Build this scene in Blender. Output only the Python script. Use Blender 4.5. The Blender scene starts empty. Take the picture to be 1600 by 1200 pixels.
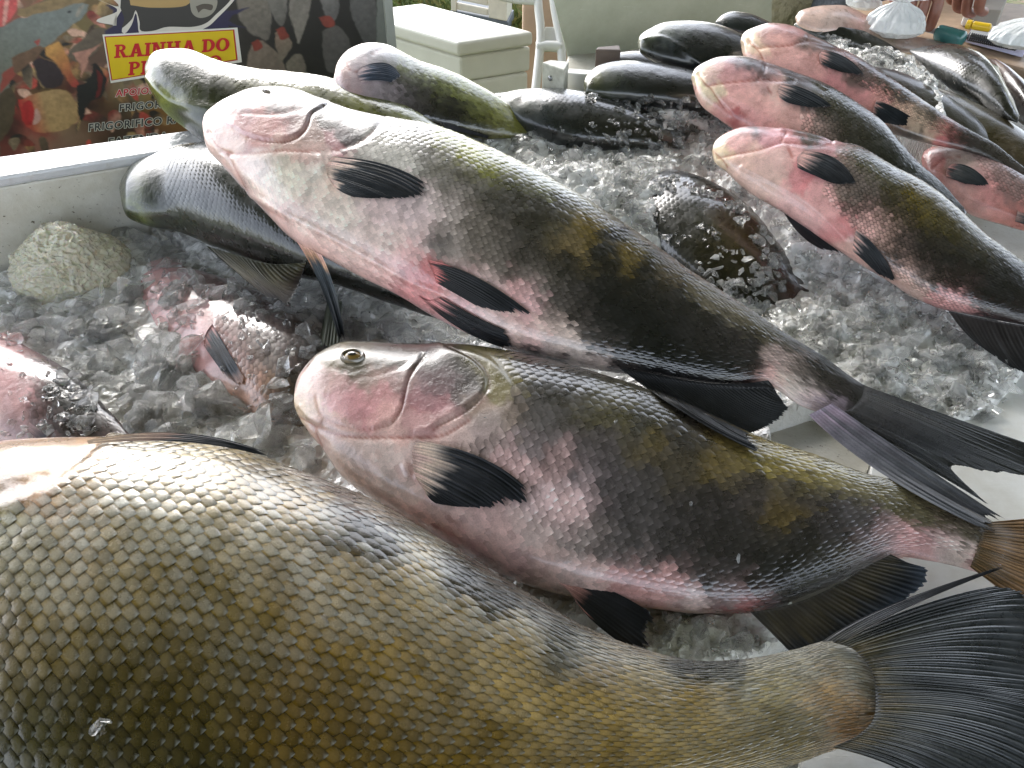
import bpy, bmesh, math, random
import numpy as np
from mathutils import Vector, Matrix
from mathutils.bvhtree import BVHTree

random.seed(7)
RNG = np.random.RandomState(11)
scene = bpy.context.scene
R = math.radians

# ------------------------------------------------------------------ camera
CAM_H, PITCH, FPX = 0.50, R(40.0), 1200.0
cam_d = bpy.data.cameras.new('camera')
cam_d.sensor_width = 36.0
cam_d.lens = 36.0 * FPX / 1600.0
cam_d.clip_start, cam_d.clip_end = 0.02, 2000.0
cam = bpy.data.objects.new('camera', cam_d)
scene.collection.objects.link(cam)
cam.location = (0, 0, CAM_H)
cam.rotation_euler = (math.pi / 2 - PITCH, 0, 0)
scene.camera = cam

# ------------------------------------------------------------------ sky and sun
world = bpy.data.worlds.new('World')
scene.world = world
world.use_nodes = True
wn, wl = world.node_tree.nodes, world.node_tree.links
wn.clear()
w_out = wn.new('ShaderNodeOutputWorld')
w_bg = wn.new('ShaderNodeBackground')
w_sky = wn.new('ShaderNodeTexSky')
w_sky.sky_type = 'NISHITA'
w_sky.sun_disc = False
SUN_EL, SUN_ROT = R(41), R(-28)
w_sky.sun_elevation = SUN_EL
w_sky.sun_rotation = SUN_ROT
w_sky.air_density = 1.0
w_sky.dust_density = 2.0
w_sky.ozone_density = 1.0
w_hs = wn.new('ShaderNodeHueSaturation')      # thin overcast: the blue is mostly washed out
w_hs.inputs['Saturation'].default_value = 0.42
wl.new(w_sky.outputs[0], w_hs.inputs['Color'])
wl.new(w_hs.outputs[0], w_bg.inputs['Color'])
wl.new(w_bg.outputs[0], w_out.inputs['Surface'])
w_bg.inputs['Strength'].default_value = 0.15
sun_d = bpy.data.lights.new('sun', 'SUN')
sun_d.energy = 0.52
sun_d.angle = R(26)
sun_d.color = (1.0, 0.98, 0.95)
sun = bpy.data.objects.new('sun', sun_d)
scene.collection.objects.link(sun)
sun.rotation_euler = (math.pi / 2 - SUN_EL, 0, math.pi - SUN_ROT)

vs = scene.view_settings
vs.view_transform = 'Standard'
vs.look = 'None'
vs.exposure = 2.05
vs.gamma = 1.0
vs.use_curve_mapping = False
cy = scene.cycles
cy.use_denoising = True
cy.max_bounces = 26
cy.transmission_bounces = 24
cy.transparent_max_bounces = 8
cy.glossy_bounces = 4
cy.diffuse_bounces = 3
cy.caustics_reflective = False
cy.caustics_refractive = True
cy.blur_glossy = 0.5
cy.sample_clamp_indirect = 6.0

# ------------------------------------------------------------------ small maths
CAM = np.array([0.0, 0.0, CAM_H])
FWD = np.array([0.0, math.cos(PITCH), -math.sin(PITCH)])
UP = np.array([0.0, math.sin(PITCH), math.cos(PITCH)])
RT = np.array([1.0, 0.0, 0.0])

def rays(px):
    px = np.asarray(px, float).reshape(-1, 2)
    return FWD + np.outer((px[:, 0] - 800) / FPX, RT) + np.outer((600 - px[:, 1]) / FPX, UP)

def at_z(px, z):
    d = rays(px)
    t = (np.asarray(z, float) - CAM_H) / d[:, 2]
    return CAM + d * t[:, None]

def at_depth(px, depth):
    return CAM + rays(px) * np.asarray(depth, float).reshape(-1, 1)

def proj(p):
    p = np.asarray(p, float).reshape(-1, 3) - CAM
    dz = p @ FWD
    return np.stack([800 + FPX * (p @ RT) / dz, 600 - FPX * (p @ UP) / dz], 1)

def depth_of(p):
    return (np.asarray(p, float).reshape(-1, 3) - CAM) @ FWD

def on_plane(px, p0, n):
    d = rays(px)
    t = ((p0 - CAM) @ n) / (d @ n)
    return CAM + d * t[:, None]

def srgb(c):
    c = np.asarray(c, float) / 255.0
    return np.where(c <= 0.04045, c / 12.92, ((c + 0.055) / 1.055) ** 2.4)

def nrm(v):
    v = np.asarray(v, float)
    return v / (np.linalg.norm(v, axis=-1, keepdims=True) + 1e-12)

def _hash(ix, iy, iz, seed):
    h = (ix * 374761393 + iy * 668265263 + iz * 2147483647 + seed * 1274126177) & 0xFFFFFFFF
    h = ((h ^ (h >> 13)) * 1274126177) & 0xFFFFFFFF
    h = h ^ (h >> 16)
    return (h & 0xFFFFFF) / float(0xFFFFFF) * 2 - 1

def vnoise(p, seed=0):
    p = np.asarray(p, float)
    if p.shape[1] == 2:
        p = np.concatenate([p, np.zeros((len(p), 1))], 1)
    i = np.floor(p).astype(np.int64)
    f = p - i
    u = f * f * (3 - 2 * f)
    r = 0
    for dx in (0, 1):
        for dy in (0, 1):
            for dz in (0, 1):
                w = (u[:, 0] if dx else 1 - u[:, 0]) * (u[:, 1] if dy else 1 - u[:, 1]) * (u[:, 2] if dz else 1 - u[:, 2])
                r = r + w * _hash(i[:, 0] + dx, i[:, 1] + dy, i[:, 2] + dz, seed)
    return r

def fbm(p, seed=0, octv=3):
    p = np.asarray(p, float)
    r, a, s = 0, 1.0, 0
    for o in range(octv):
        r = r + a * vnoise(p * (2 ** o), seed + o * 17)
        s += a
        a *= 0.5
    return r / s

def smooth_curve(pts, n, t=None):
    """Catmull-Rom through pts, sampled at n even (or given) knots 0..1 by knot index."""
    P = np.asarray(pts, float)
    m = len(P)
    if t is None:
        t = np.linspace(0, 1, n)
    x = np.clip(t, 0, 1) * (m - 1)
    i = np.minimum(x.astype(int), m - 2)
    f = (x - i)[:, None]
    E = np.concatenate([[2 * P[0] - P[1]], P, [2 * P[-1] - P[-2]]])
    p0, p1, p2, p3 = E[i], E[i + 1], E[i + 2], E[i + 3]
    return 0.5 * ((2 * p1) + (-p0 + p2) * f + (2 * p0 - 5 * p1 + 4 * p2 - p3) * f ** 2 + (-p0 + 3 * p1 - 3 * p2 + p3) * f ** 3)

def even_curve(pts, n):
    c = smooth_curve(pts, 24 * len(pts))
    d = np.concatenate([[0], np.cumsum(np.linalg.norm(np.diff(c, axis=0), axis=1))])
    t = np.linspace(0, d[-1], n)
    return np.stack([np.interp(t, d, c[:, k]) for k in range(c.shape[1])], 1)

def seg_dist(px, line):
    """distance of points to a polyline, with the signed side (+ = right of travel, i.e. below for left-to-right)"""
    line = np.asarray(line, float)
    best = np.full(len(px), 1e9)
    side = np.zeros(len(px))
    for a, b in zip(line[:-1], line[1:]):
        ab = b - a
        t = np.clip(((px - a) @ ab) / (ab @ ab + 1e-9), 0, 1)
        q = a + t[:, None] * ab
        d = np.linalg.norm(px - q, axis=1)
        cr = ab[0] * (px[:, 1] - a[1]) - ab[1] * (px[:, 0] - a[0])
        m = d < best
        best[m] = d[m]
        side[m] = np.sign(cr[m])
    return best, side

def in_poly(px, poly):
    poly = np.asarray(poly, float)
    x, y = px[:, 0], px[:, 1]
    inside = np.zeros(len(px), bool)
    j = len(poly) - 1
    for i in range(len(poly)):
        xi, yi = poly[i]
        xj, yj = poly[j]
        c = ((yi > y) != (yj > y)) & (x < (xj - xi) * (y - yi) / (yj - yi + 1e-12) + xi)
        inside ^= c
        j = i
    return inside

# ------------------------------------------------------------------ mesh helpers
def mesh_np(name, verts, faces, col=None, smooth=True, extra=None):
    verts = np.asarray(verts, np.float32)
    me = bpy.data.meshes.new(name)
    if isinstance(faces, np.ndarray):
        k = faces.shape[1]
        nf = len(faces)
        me.vertices.add(len(verts))
        me.vertices.foreach_set('co', verts.ravel())
        me.loops.add(nf * k)
        me.loops.foreach_set('vertex_index', faces.astype(np.int32).ravel())
        me.polygons.add(nf)
        me.polygons.foreach_set('loop_start', np.arange(0, nf * k, k, dtype=np.int32))
        me.update(calc_edges=True)
        me.validate()
    else:
        me.from_pydata([tuple(v) for v in verts], [], faces)
        me.update()
    if col is not None:
        a = me.attributes.new('Col', 'FLOAT_COLOR', 'POINT')
        c4 = np.ones((len(verts), 4), np.float32)
        c4[:, :3] = col
        a.data.foreach_set('color', c4.ravel())
    if extra is not None:
        for k, v in extra.items():
            a = me.attributes.new(k, 'FLOAT', 'POINT')
            a.data.foreach_set('value', np.asarray(v, np.float32))
    me.polygons.foreach_set('use_smooth', np.full(len(me.polygons), smooth, bool))
    return me

def add_obj(name, me, mat=None, parent=None, loc=None):
    o = bpy.data.objects.new(name, me)
    scene.collection.objects.link(o)
    if mat is not None and me is not None and len(me.materials) == 0:
        me.materials.append(mat)
    if parent is not None:
        o.parent = parent
    if loc is not None:
        o.location = tuple(loc)
    return o

def thing(name, label, cat, loc=(0, 0, 0), group=None):
    o = bpy.data.objects.new(name, None)
    o.empty_display_size = 0.05
    scene.collection.objects.link(o)
    o.location = tuple(loc)
    o['label'], o['category'] = label, cat
    if group:
        o['group'] = group
    return o

def tag(o, label, cat, group=None):
    o['label'], o['category'] = label, cat
    if group:
        o['group'] = group
    return o

def grid_faces(nu, nv, wrap_v=False):
    u = np.arange(nu - 1)
    v = np.arange(nv if wrap_v else nv - 1)
    U, V = np.meshgrid(u, v, indexing='ij')
    V2 = (V + 1) % nv
    return np.stack([U * nv + V, (U + 1) * nv + V, (U + 1) * nv + V2, U * nv + V2], -1).reshape(-1, 4)

# ------------------------------------------------------------------ materials
def new_mat(name):
    m = bpy.data.materials.new(name)
    m.use_nodes = True
    nt = m.node_tree
    nt.nodes.clear()
    out = nt.nodes.new('ShaderNodeOutputMaterial')
    b = nt.nodes.new('ShaderNodeBsdfPrincipled')
    nt.links.new(b.outputs[0], out.inputs[0])
    return m, nt, b

def add_noise(nt, scale, detail=3, rough=0.6, coord='Object', stretch=None):
    tc = nt.nodes.new('ShaderNodeTexCoord')
    n = nt.nodes.new('ShaderNodeTexNoise')
    n.inputs['Scale'].default_value = scale
    n.inputs['Detail'].default_value = detail
    n.inputs['Roughness'].default_value = rough
    if stretch:
        mp = nt.nodes.new('ShaderNodeMapping')
        mp.inputs['Scale'].default_value = stretch
        nt.links.new(tc.outputs[coord], mp.inputs['Vector'])
        nt.links.new(mp.outputs[0], n.inputs['Vector'])
    else:
        nt.links.new(tc.outputs[coord], n.inputs['Vector'])
    return n

def ramp(nt, src, lo, hi, a=0.35, b=0.65):
    r = nt.nodes.new('ShaderNodeMapRange')
    r.inputs['From Min'].default_value = a
    r.inputs['From Max'].default_value = b
    r.inputs['To Min'].default_value = lo
    r.inputs['To Max'].default_value = hi
    nt.links.new(src, r.inputs['Value'])
    return r.outputs[0]

def bump(nt, b, src, strength, dist):
    n = nt.nodes.new('ShaderNodeBump')
    n.inputs['Strength'].default_value = strength
    n.inputs['Distance'].default_value = dist
    nt.links.new(src, n.inputs['Height'])
    prev = b.inputs['Normal'].links
    if prev:
        nt.links.new(prev[0].from_socket, n.inputs['Normal'])
    nt.links.new(n.outputs[0], b.inputs['Normal'])
    return n

def mix_col(nt, fac, c1, c2, mode='MIX'):
    m = nt.nodes.new('ShaderNodeMix')
    m.data_type = 'RGBA'
    m.blend_type = mode
    for inp, v in ((m.inputs['Factor'], fac), (m.inputs['A'], c1), (m.inputs['B'], c2)):
        if hasattr(v, 'is_output'):
            nt.links.new(v, inp)
        elif isinstance(v, (int, float)):
            inp.default_value = v
        else:
            inp.default_value = (*v, 1.0)
    return m.outputs['Result']

def attr_mat(name, rough=(0.22, 0.42), coat=0.6, spec=0.5, bumps=((180, 0.25, 0.002),), var=0.25, coat_rough=0.06, sss=0.0, metal=0.0):
    m, nt, b = new_mat(name)
    a = nt.nodes.new('ShaderNodeAttribute')
    a.attribute_name = 'Col'
    n1 = add_noise(nt, 60, 4)
    n2 = add_noise(nt, 900, 2)
    f = ramp(nt, n1.outputs['Fac'], 1 - var, 1 + var * 0.6)
    f2 = ramp(nt, n2.outputs['Fac'], 1 - var * 0.6, 1 + var * 0.4)
    mul = nt.nodes.new('ShaderNodeMath')
    mul.operation = 'MULTIPLY'
    nt.links.new(f, mul.inputs[0])
    nt.links.new(f2, mul.inputs[1])
    comb = nt.nodes.new('ShaderNodeCombineColor')
    for k in range(3):
        nt.links.new(mul.outputs[0], comb.inputs[k])
    nt.links.new(mix_col(nt, 1.0, a.outputs['Color'], comb.outputs[0], 'MULTIPLY'), b.inputs['Base Color'])
    nt.links.new(ramp(nt, n1.outputs['Fac'], rough[0], rough[1]), b.inputs['Roughness'])
    b.inputs['Specular IOR Level'].default_value = spec
    b.inputs['Coat Weight'].default_value = coat
    b.inputs['Coat Roughness'].default_value = coat_rough
    b.inputs['Coat IOR'].default_value = 1.5
    b.inputs['Metallic'].default_value = metal
    if sss > 0:
        b.inputs['Subsurface Weight'].default_value = sss
        b.inputs['Subsurface Radius'].default_value = (0.006, 0.0025, 0.0018)
        b.inputs['Subsurface Scale'].default_value = 1.0
    for sc, st, di in bumps:
        nb = add_noise(nt, sc, 3)
        bump(nt, b, nb.outputs['Fac'], st, di)
    return m

def plain_mat(name, col, rough=0.5, var=0.12, scale=20, bmp=None, coat=0.0, metal=0.0, spec=0.5, col2=None):
    m, nt, b = new_mat(name)
    n = add_noise(nt, scale, 5)
    c = np.asarray(col, float)
    c2 = c * (1 - var) if col2 is None else np.asarray(col2, float)
    nt.links.new(mix_col(nt, ramp(nt, n.outputs['Fac'], 0, 1, 0.3, 0.7), tuple(c2), tuple(c)), b.inputs['Base Color'])
    b.inputs['Roughness'].default_value = rough
    b.inputs['Metallic'].default_value = metal
    b.inputs['Specular IOR Level'].default_value = spec
    b.inputs['Coat Weight'].default_value = coat
    if bmp:
        nb = add_noise(nt, bmp[0], 4)
        bump(nt, b, nb.outputs['Fac'], bmp[1], bmp[2])
    return m

M_SKIN = attr_mat('wet_fish_skin', rough=(0.25, 0.42), coat=1.0, bumps=((110, 0.35, 0.003), (330, 0.3, 0.0012), (900, 0.25, 0.0006)), var=0.2, coat_rough=0.18)
M_SCALE = attr_mat('wet_fish_scale', rough=(0.2, 0.38), coat=1.0, bumps=((500, 0.22, 0.0006),), var=0.16, coat_rough=0.1)
M_SILVER = attr_mat('silvery_fish_scale', rough=(0.2, 0.34), coat=0.5, spec=0.8, bumps=((450, 0.2, 0.0006),), var=0.18, coat_rough=0.1, metal=0.15)
M_FIN = attr_mat('wet_fin_membrane', rough=(0.34, 0.5), coat=0.08, spec=0.3, bumps=((300, 0.2, 0.001),), var=0.25, coat_rough=0.2)

# ------------------------------------------------------------------ fish
BODIES = {}      # key -> Fish (their BVH is used to rest fins and ice on them)

def deepen(c):
    """wet pigment is darker than its dry, evenly lit colour reads"""
    m = c.mean(-1, keepdims=True)
    pinkish = (c[..., :1] - c[..., 1:2]) > 1.2 * (c[..., 1:2] - c[..., 2:3])
    c = m + (c - m) * np.where(pinkish, 0.88, 1.08)
    return np.clip(c, 0.002, 1) * np.clip(m / 0.5, 0.02, 1.0) ** 0.48

def colour_field(px, cps, seed, warp=(24.0, 15.0, 6.0, 6.0), power=2.6):
    cps = np.array([list(c) + [1.0] * (6 - len(c)) for c in cps], float)
    q = px.copy()
    L1, a1, L2, a2 = warp
    q[:, 0] += a1 * fbm(px / L1, seed) + a2 * vnoise(px / L2, seed + 5)
    q[:, 1] += a1 * fbm(px / L1, seed + 31) + a2 * vnoise(px / L2, seed + 36)
    out = np.zeros((len(px), 3))
    C = deepen(srgb(cps[:, 2:5]))
    rad = cps[:, 5] if cps.shape[1] > 5 else np.ones(len(cps))
    for s in range(0, len(px), 20000):
        d2 = ((q[s:s + 20000, None, :] - cps[None, :, :2]) ** 2).sum(-1)
        kth = min(2, d2.shape[1] - 1)
        d4 = np.partition(d2, kth, axis=1)[:, kth]
        sg = 2 * (0.48 * power / 1.9) ** 2 * (d4 + 30.0)
        w = rad[None, :] * np.exp(-(d2 - d2.min(1, keepdims=True)) / sg[:, None])
        w /= w.sum(1, keepdims=True)
        out[s:s + 20000] = w @ C
    return out

class Fish:
    def __init__(self, key, sections, zh, zt, tilt, cps, seed, nS=160, nT=72, flat=0.40, creases=(), flank=0.85,
                 warp=(24.0, 15.0, 6.0, 6.0), crumple=0.0006, roll=0.0, gain=1.0, power=1.9, tail_flat=0.35):
        self.gain = gain
        self.key, self.seed, self.cps, self.warp, self.power = key, seed, cps, warp, power
        S = np.array(sections, float)
        m0 = (S[0, :2] + S[0, 2:]) / 2
        S[0, :2], S[0, 2:] = m0 + 0.45 * (S[0, :2] - m0), m0 + 0.45 * (S[0, 2:] - m0)
        hpx = (S[0, :2] + S[0, 2:]) / 2
        tpx = (S[-1, :2] + S[-1, 2:]) / 2
        Hd, Tl = at_z(hpx, zh)[0], at_z(tpx, zt)[0]
        ax = nrm(Tl - Hd)
        n0 = np.array([math.sin(roll), -math.sin(R(tilt)), math.cos(R(tilt))])
        n = nrm(n0 - ax * (n0 @ ax))
        self.p0, self.n, self.ax = Hd, n, ax
        # dense sections, evenly spread along the mid line, closer together at the snout
        mid = smooth_curve((S[:, :2] + S[:, 2:]) / 2, 900)
        d = np.concatenate([[0], np.cumsum(np.linalg.norm(np.diff(mid, axis=0), axis=1))])
        u = np.linspace(0, 1, nS)
        u = 0.6 * u ** 2 + 0.4 * u
        t = np.interp(u * d[-1], d, np.linspace(0, 1, 900))
        Up, Lo = smooth_curve(S[:, :2], nS, t), smooth_curve(S[:, 2:], nS, t)
        th = np.linspace(0, 2 * math.pi, nT, endpoint=False)
        ct, st = np.cos(th), np.sin(th)
        st = np.sign(st) * np.abs(st) ** flank
        mpx = (Up + Lo) / 2
        tan = nrm(np.gradient(mpx, axis=0))
        nn = np.stack([tan[:, 1], -tan[:, 0]], 1)
        nn *= np.sign(((Up - Lo) * nn).sum(1) + 1e-9)[:, None]
        wu, wl_ = Up.copy(), Lo.copy()
        for it in range(6):
            D, V = on_plane(wu, Hd, n), on_plane(wl_, Hd, n)
            M, H = (D + V) / 2, (D - V) / 2
            hh = np.linalg.norm(H, axis=1)
            tk = flat * hh * np.interp(u, [0, 0.78, 1.0], [1, 1, tail_flat])
            k = max(3, nS // 20)
            tk = np.convolve(np.pad(tk, k, mode='edge'), np.ones(2 * k + 1) / (2 * k + 1), 'same')[k:-k]
            tk = np.minimum(tk, hh * 0.95)
            P = M[:, None] + H[:, None] * ct[None, :, None] + n[None, None] * (tk[:, None] * st[None])[:, :, None]
            q = proj(P.reshape(-1, 3)).reshape(nS, nT, 2)
            e = (q * nn[:, None]).sum(-1)
            du = (Up * nn).sum(1) - e.max(1)
            dl = (Lo * nn).sum(1) - e.min(1)
            wu += 0.8 * du[:, None] * nn
            wl_ += 0.8 * dl[:, None] * nn
        self.origin = Hd * 0.5 + Tl * 0.5
        # surface normals
        Pu = np.gradient(P, axis=0)
        Pv = np.roll(P, -1, 1) - np.roll(P, 1, 1)
        N = nrm(np.cross(Pu, Pv))
        sgn = np.sign(((P - M[:, None]) * N).sum(-1).mean())
        N *= sgn
        px = proj(P.reshape(-1, 3))
        disp = crumple * fbm(P.reshape(-1, 3) * 45, seed + 3)
        scale = depth_of(self.origin)[0] / FPX
        crease_dark = np.zeros(len(px))  # reddish crease lines plus some crease shade, both put into the colour
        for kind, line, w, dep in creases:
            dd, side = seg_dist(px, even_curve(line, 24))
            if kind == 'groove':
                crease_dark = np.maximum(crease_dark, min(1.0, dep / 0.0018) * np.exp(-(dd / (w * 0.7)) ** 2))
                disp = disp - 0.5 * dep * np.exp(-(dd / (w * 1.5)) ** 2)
            elif kind == 'ridge':
                disp = disp + dep * np.exp(-(dd / w) ** 2)
            elif kind == 'step':      # the right-hand side of the line lies lower
                s = np.clip(0.5 - side * dd / (w * 0.9), 0, 1)
                s = s * s * (3 - 2 * s) * np.exp(-(dd / (w * 4)) ** 2)
                disp = disp + 0.8 * dep * s - dep * 0.4 * np.exp(-(dd / (w * 0.6)) ** 2)
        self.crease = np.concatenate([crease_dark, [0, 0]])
        fr = np.repeat(np.linspace(0, 1, nS), nT)
        disp = disp * np.clip(fr / 0.02, 0, 1)
        P = (P.reshape(-1, 3) + disp[:, None] * N.reshape(-1, 3)).reshape(nS, nT, 3)
        self.P, self.N, self.nS, self.nT = P, N, nS, nT
        self.px = proj(P.reshape(-1, 3)).reshape(nS, nT, 2)
        V = P.reshape(-1, 3)
        F = grid_faces(nS, nT, True)
        caps0, caps1 = V[:nT].mean(0), V[-nT:].mean(0)
        V = np.concatenate([V, [caps0, caps1]])
        i0, i1 = nS * nT, nS * nT + 1
        a = np.arange(nT)
        b = (a + 1) % nT
        tri = [np.stack([np.full(nT, i0), a, b, b], 1), np.stack([np.full(nT, i1), (nS - 1) * nT + b, (nS - 1) * nT + a, (nS - 1) * nT + a], 1)]
        self.V = V
        self.F = F
        self.T = tri
        self.bvh = BVHTree.FromPolygons([tuple(v) for v in V], [tuple(f) for f in F])
        BODIES[key] = self

    def colours(self, px, warp=None):
        return np.clip(colour_field(np.asarray(px, float).reshape(-1, 2), self.cps, self.seed, warp or self.warp, self.power) * self.gain, 0.002, 0.85)

    def build(self, label, group='fish laid out on the ice', mat=None, name='fish'):
        self.root = thing(name, label, 'fish', self.origin, group)
        V = self.V
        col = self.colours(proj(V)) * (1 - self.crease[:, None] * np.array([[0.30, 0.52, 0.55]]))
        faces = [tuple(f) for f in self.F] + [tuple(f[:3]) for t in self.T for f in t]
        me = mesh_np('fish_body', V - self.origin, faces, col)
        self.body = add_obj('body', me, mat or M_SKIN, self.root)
        return self

    def sample(self, s, v):
        """point and normal at s in 0..1 (snout to tail), v (0 = upper outline, 1 = lower outline)"""
        s = np.clip(s, 0, 1) * (self.nS - 1)
        w = (v * 0.5 % 1.0) * self.nT
        i = np.minimum(s.astype(int), self.nS - 2)
        j = w.astype(int) % self.nT
        j2 = (j + 1) % self.nT
        fs, fv = (s - i)[..., None], (w - np.floor(w))[..., None]
        def g(A):
            return (A[i, j] * (1 - fs) + A[i + 1, j] * fs) * (1 - fv) + (A[i, j2] * (1 - fs) + A[i + 1, j2] * fs) * fv
        return g(self.P), nrm(g(self.N))

    def scales(self, pitch, rows, lift, region, mat, nb=5, na=5, singles=0, rim=0.5, inner=1.0, belly=1.0, tint=None, fade=None, dome=0.35, gap=0.93, tilt_noise=0.25, loz=None, crescent=0.0, mottle=8.0):
        """overlapping scales as real shingles: the 'singles' largest are objects of their own, the rest one mesh"""
        ln = np.linalg.norm(np.diff(self.P.mean(1), axis=0), axis=1)
        cum = np.concatenate([[0], np.cumsum(ln)])
        L = cum[-1]
        px_m = depth_of(self.origin)[0] / FPX
        ncol = int(L / (pitch * px_m))
        S0, V0 = [], []
        for r in range(rows + 1):
            v = -0.04 + 1.08 * r / rows
            for c in range(ncol):
                S0.append((c + 0.5 * (r % 2)) / ncol)
                V0.append(v)
        S0, V0 = np.array(S0), np.array(V0)
        rs = np.random.RandomState(self.seed + 99)
        S0 = S0 + rs.uniform(-0.09, 0.09, len(S0)) / ncol
        V0 = V0 + rs.uniform(-0.08, 0.08, len(V0)) / rows
        sidx = np.interp(S0 * L, cum, np.linspace(0, 1, self.nS))
        c, nr = self.sample(sidx, V0)
        q = proj(c)
        keep = in_poly(q, region) & (S0 < 0.982)
        face = (nr * (CAM - c)).sum(1) > -0.03
        keep &= face
        sidx, V0, c, q = sidx[keep], V0[keep], c[keep], q[keep]
        hl = 1.55 / ncol           # length in s
        hv = gap * 1.0 / rows      # half width in v
        a = np.linspace(-1, 1, na)
        b = np.linspace(0, 1, nb)
        B, A = np.meshgrid(b, a, indexing='ij')
        wprof = np.where(B < 0.42, 1.0, np.clip(1 - (np.clip(B - 0.42, 0, 1) / 0.60) ** 1.55, 0.03, 1))
        ss = sidx[:, None, None] + (B - 0.55)[None] * hl
        vv = V0[:, None, None] + (A * wprof)[None] * hv
        P, N = self.sample(ss, vv)
        n_s = len(sidx)
        lf = lift * (1 + tilt_noise * rs.uniform(-1, 1, n_s))[:, None, None]
        if fade is not None:
            lf = lf * fade(q)[:, None, None]
        ht = -0.35 + 1.25 * B + dome * (1 - A ** 2) * np.sin(B * math.pi)
        ht = np.where(B > 0.98, ht - 0.5, ht)
        tw = rs.uniform(-1, 1, n_s)[:, None, None] * tilt_noise * A[None]
        P = P + N * ((ht[None] + tw * 0.6) * lf)[..., None]
        base = self.colours(q + rs.normal(0, mottle, q.shape))
        if tint is not None:
            base = tint(base, q, rs)
        jit = 1 + 0.20 * rs.uniform(-1, 1, (n_s, 1))
        base = base * jit
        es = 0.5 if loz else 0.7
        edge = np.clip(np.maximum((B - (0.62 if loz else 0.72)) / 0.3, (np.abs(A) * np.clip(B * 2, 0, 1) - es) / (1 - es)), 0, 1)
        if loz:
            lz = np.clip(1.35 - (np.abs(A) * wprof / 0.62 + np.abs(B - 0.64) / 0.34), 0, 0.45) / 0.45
            cres = np.clip((B - 0.80) / 0.1, 0, 1) * np.clip(0.3 + A, 0, 1)  # rear-edge glint painted on each scale
        fac = np.broadcast_to(inner * (1 - edge) + rim * edge, (n_s, nb, na))
        if crescent:
            cr = np.clip((B - 0.74) / 0.12, 0, 1) * np.clip(1.2 - B, 0, 0.4) / 0.4 * np.clip(0.45 + 0.8 * A, 0, 1)
            root = np.clip((0.5 - B) / 0.25, 0, 1)
            fac = fac * (1 + crescent * cr - 0.35 * root)
        if fade is not None:
            fd = np.clip(fade(q), 0, 1)[:, None, None]
            fac = 1 + (fac - 1) * fd
        k = nb * na
        fine = self.colours(proj(P.reshape(-1, 3)))
        if tint is not None:
            fine = tint(fine, proj(P.reshape(-1, 3)), np.random.RandomState(1))
        fine = fine.reshape(n_s, nb, na, 3)
        col = (0.55 * base[:, None, None, :] + 0.45 * fine * jit[:, None, None]) * fac[..., None]
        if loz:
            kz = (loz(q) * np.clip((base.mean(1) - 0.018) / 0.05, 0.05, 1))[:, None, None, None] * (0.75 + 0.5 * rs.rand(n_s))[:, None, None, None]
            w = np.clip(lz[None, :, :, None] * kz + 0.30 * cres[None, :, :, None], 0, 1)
            col = col * (1 - w) + srgb((202, 204, 196)) * w  # sky reflection and glint mixed into the silvery scale colour
        F0 = grid_faces(nb, na)
        V = P.reshape(n_s, k, 3)
        col = np.clip(col.reshape(n_s, k, 3), 0.003, 0.9)
        order = np.arange(n_s)
        if singles:
            e = proj(V.reshape(-1, 3)).reshape(n_s, k, 2)
            area = np.ptp(e[..., 0], 1) * np.ptp(e[..., 1], 1)
            inside = (q[:, 0] > 4) & (q[:, 0] < 1596) & (q[:, 1] > 4) & (q[:, 1] < 1196)
            for kk, f in BODIES.items():          # those another fish lies over do not show
                if f is self:
                    continue
                for ii in np.where(inside)[0]:
                    d = Vector(c[ii] - CAM)
                    L_ = d.length
                    if f.bvh.ray_cast(Vector(CAM), d.normalized(), L_ - 0.01)[0] is not None:
                        inside[ii] = False
            area = np.where(inside, area, -1)
            order = np.argsort(-area)
            for ii in order[:singles]:
                me = mesh_np('fish_scale', V[ii] - self.origin, F0, col[ii])
                add_obj('scale', me, mat, self.root)
        rest = order[singles:]
        F = (F0[None] + (np.arange(len(rest)) * k)[:, None, None]).reshape(-1, 4)
        me = mesh_np('fish_scales', V[rest].reshape(-1, 3) - self.origin, F, col[rest].reshape(-1, 3))
        o = add_obj('scale_coat', me, mat, self.root)
        o['kind'] = 'stuff'
        return n_s

    # -- rest pixels of the photograph on the body (or the ones named), else on the fish's own middle plane
    def lift(self, px, others=(), off=0.0015, plane_off=0.0, use_own=True):
        px = np.asarray(px, float).reshape(-1, 2)
        pl = on_plane(px, self.p0 + self.n * plane_off, self.n)
        d_pl = depth_of(pl)
        out = np.array(d_pl)
        rr = rays(px)
        bv = ([self.bvh] if use_own else []) + [BODIES[k].bvh for k in others]
        for i in range(len(px)):
            d = Vector(rr[i])
            L = d.length
            dn = d / L
            for b in bv:
                h = b.ray_cast(Vector(CAM), dn, 20.0)
                if h[0] is not None:
                    dep = h[3] / L - off
                    if b is self.bvh or dep < out[i] + 0.05:
                        out[i] = min(out[i], dep)
        return out

    def fin(self, name, root, tip, cols, nray=18, others=(), off=0.002, ragged=0.09, bend=None, plane_off=0.0, ridge=0.0005,
            thick=0.0012, nl=26, smooth=6, curl=0.0, use_own=True, mat=None, split=0.06, label=None, per=4, sink=0.0, sinkl=0.08):
        """a fin of rays fanning from the root line to the tip line"""
        nu = nray * per + 1
        Rt, Tp = even_curve(root, nu), even_curve(tip, nu)
        rs = np.random.RandomState(self.seed * 7 + len(name) + int(root[0][0]))
        rag = np.interp(np.linspace(0, nray, nu), np.arange(nray + 1), 1 - ragged * rs.rand(nray + 1) ** 1.5)
        rag = rag - split * np.abs(np.sin(np.linspace(0, nray, nu) * math.pi)) * rs.rand(nu)
        l = np.linspace(0, 1, nl)
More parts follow.
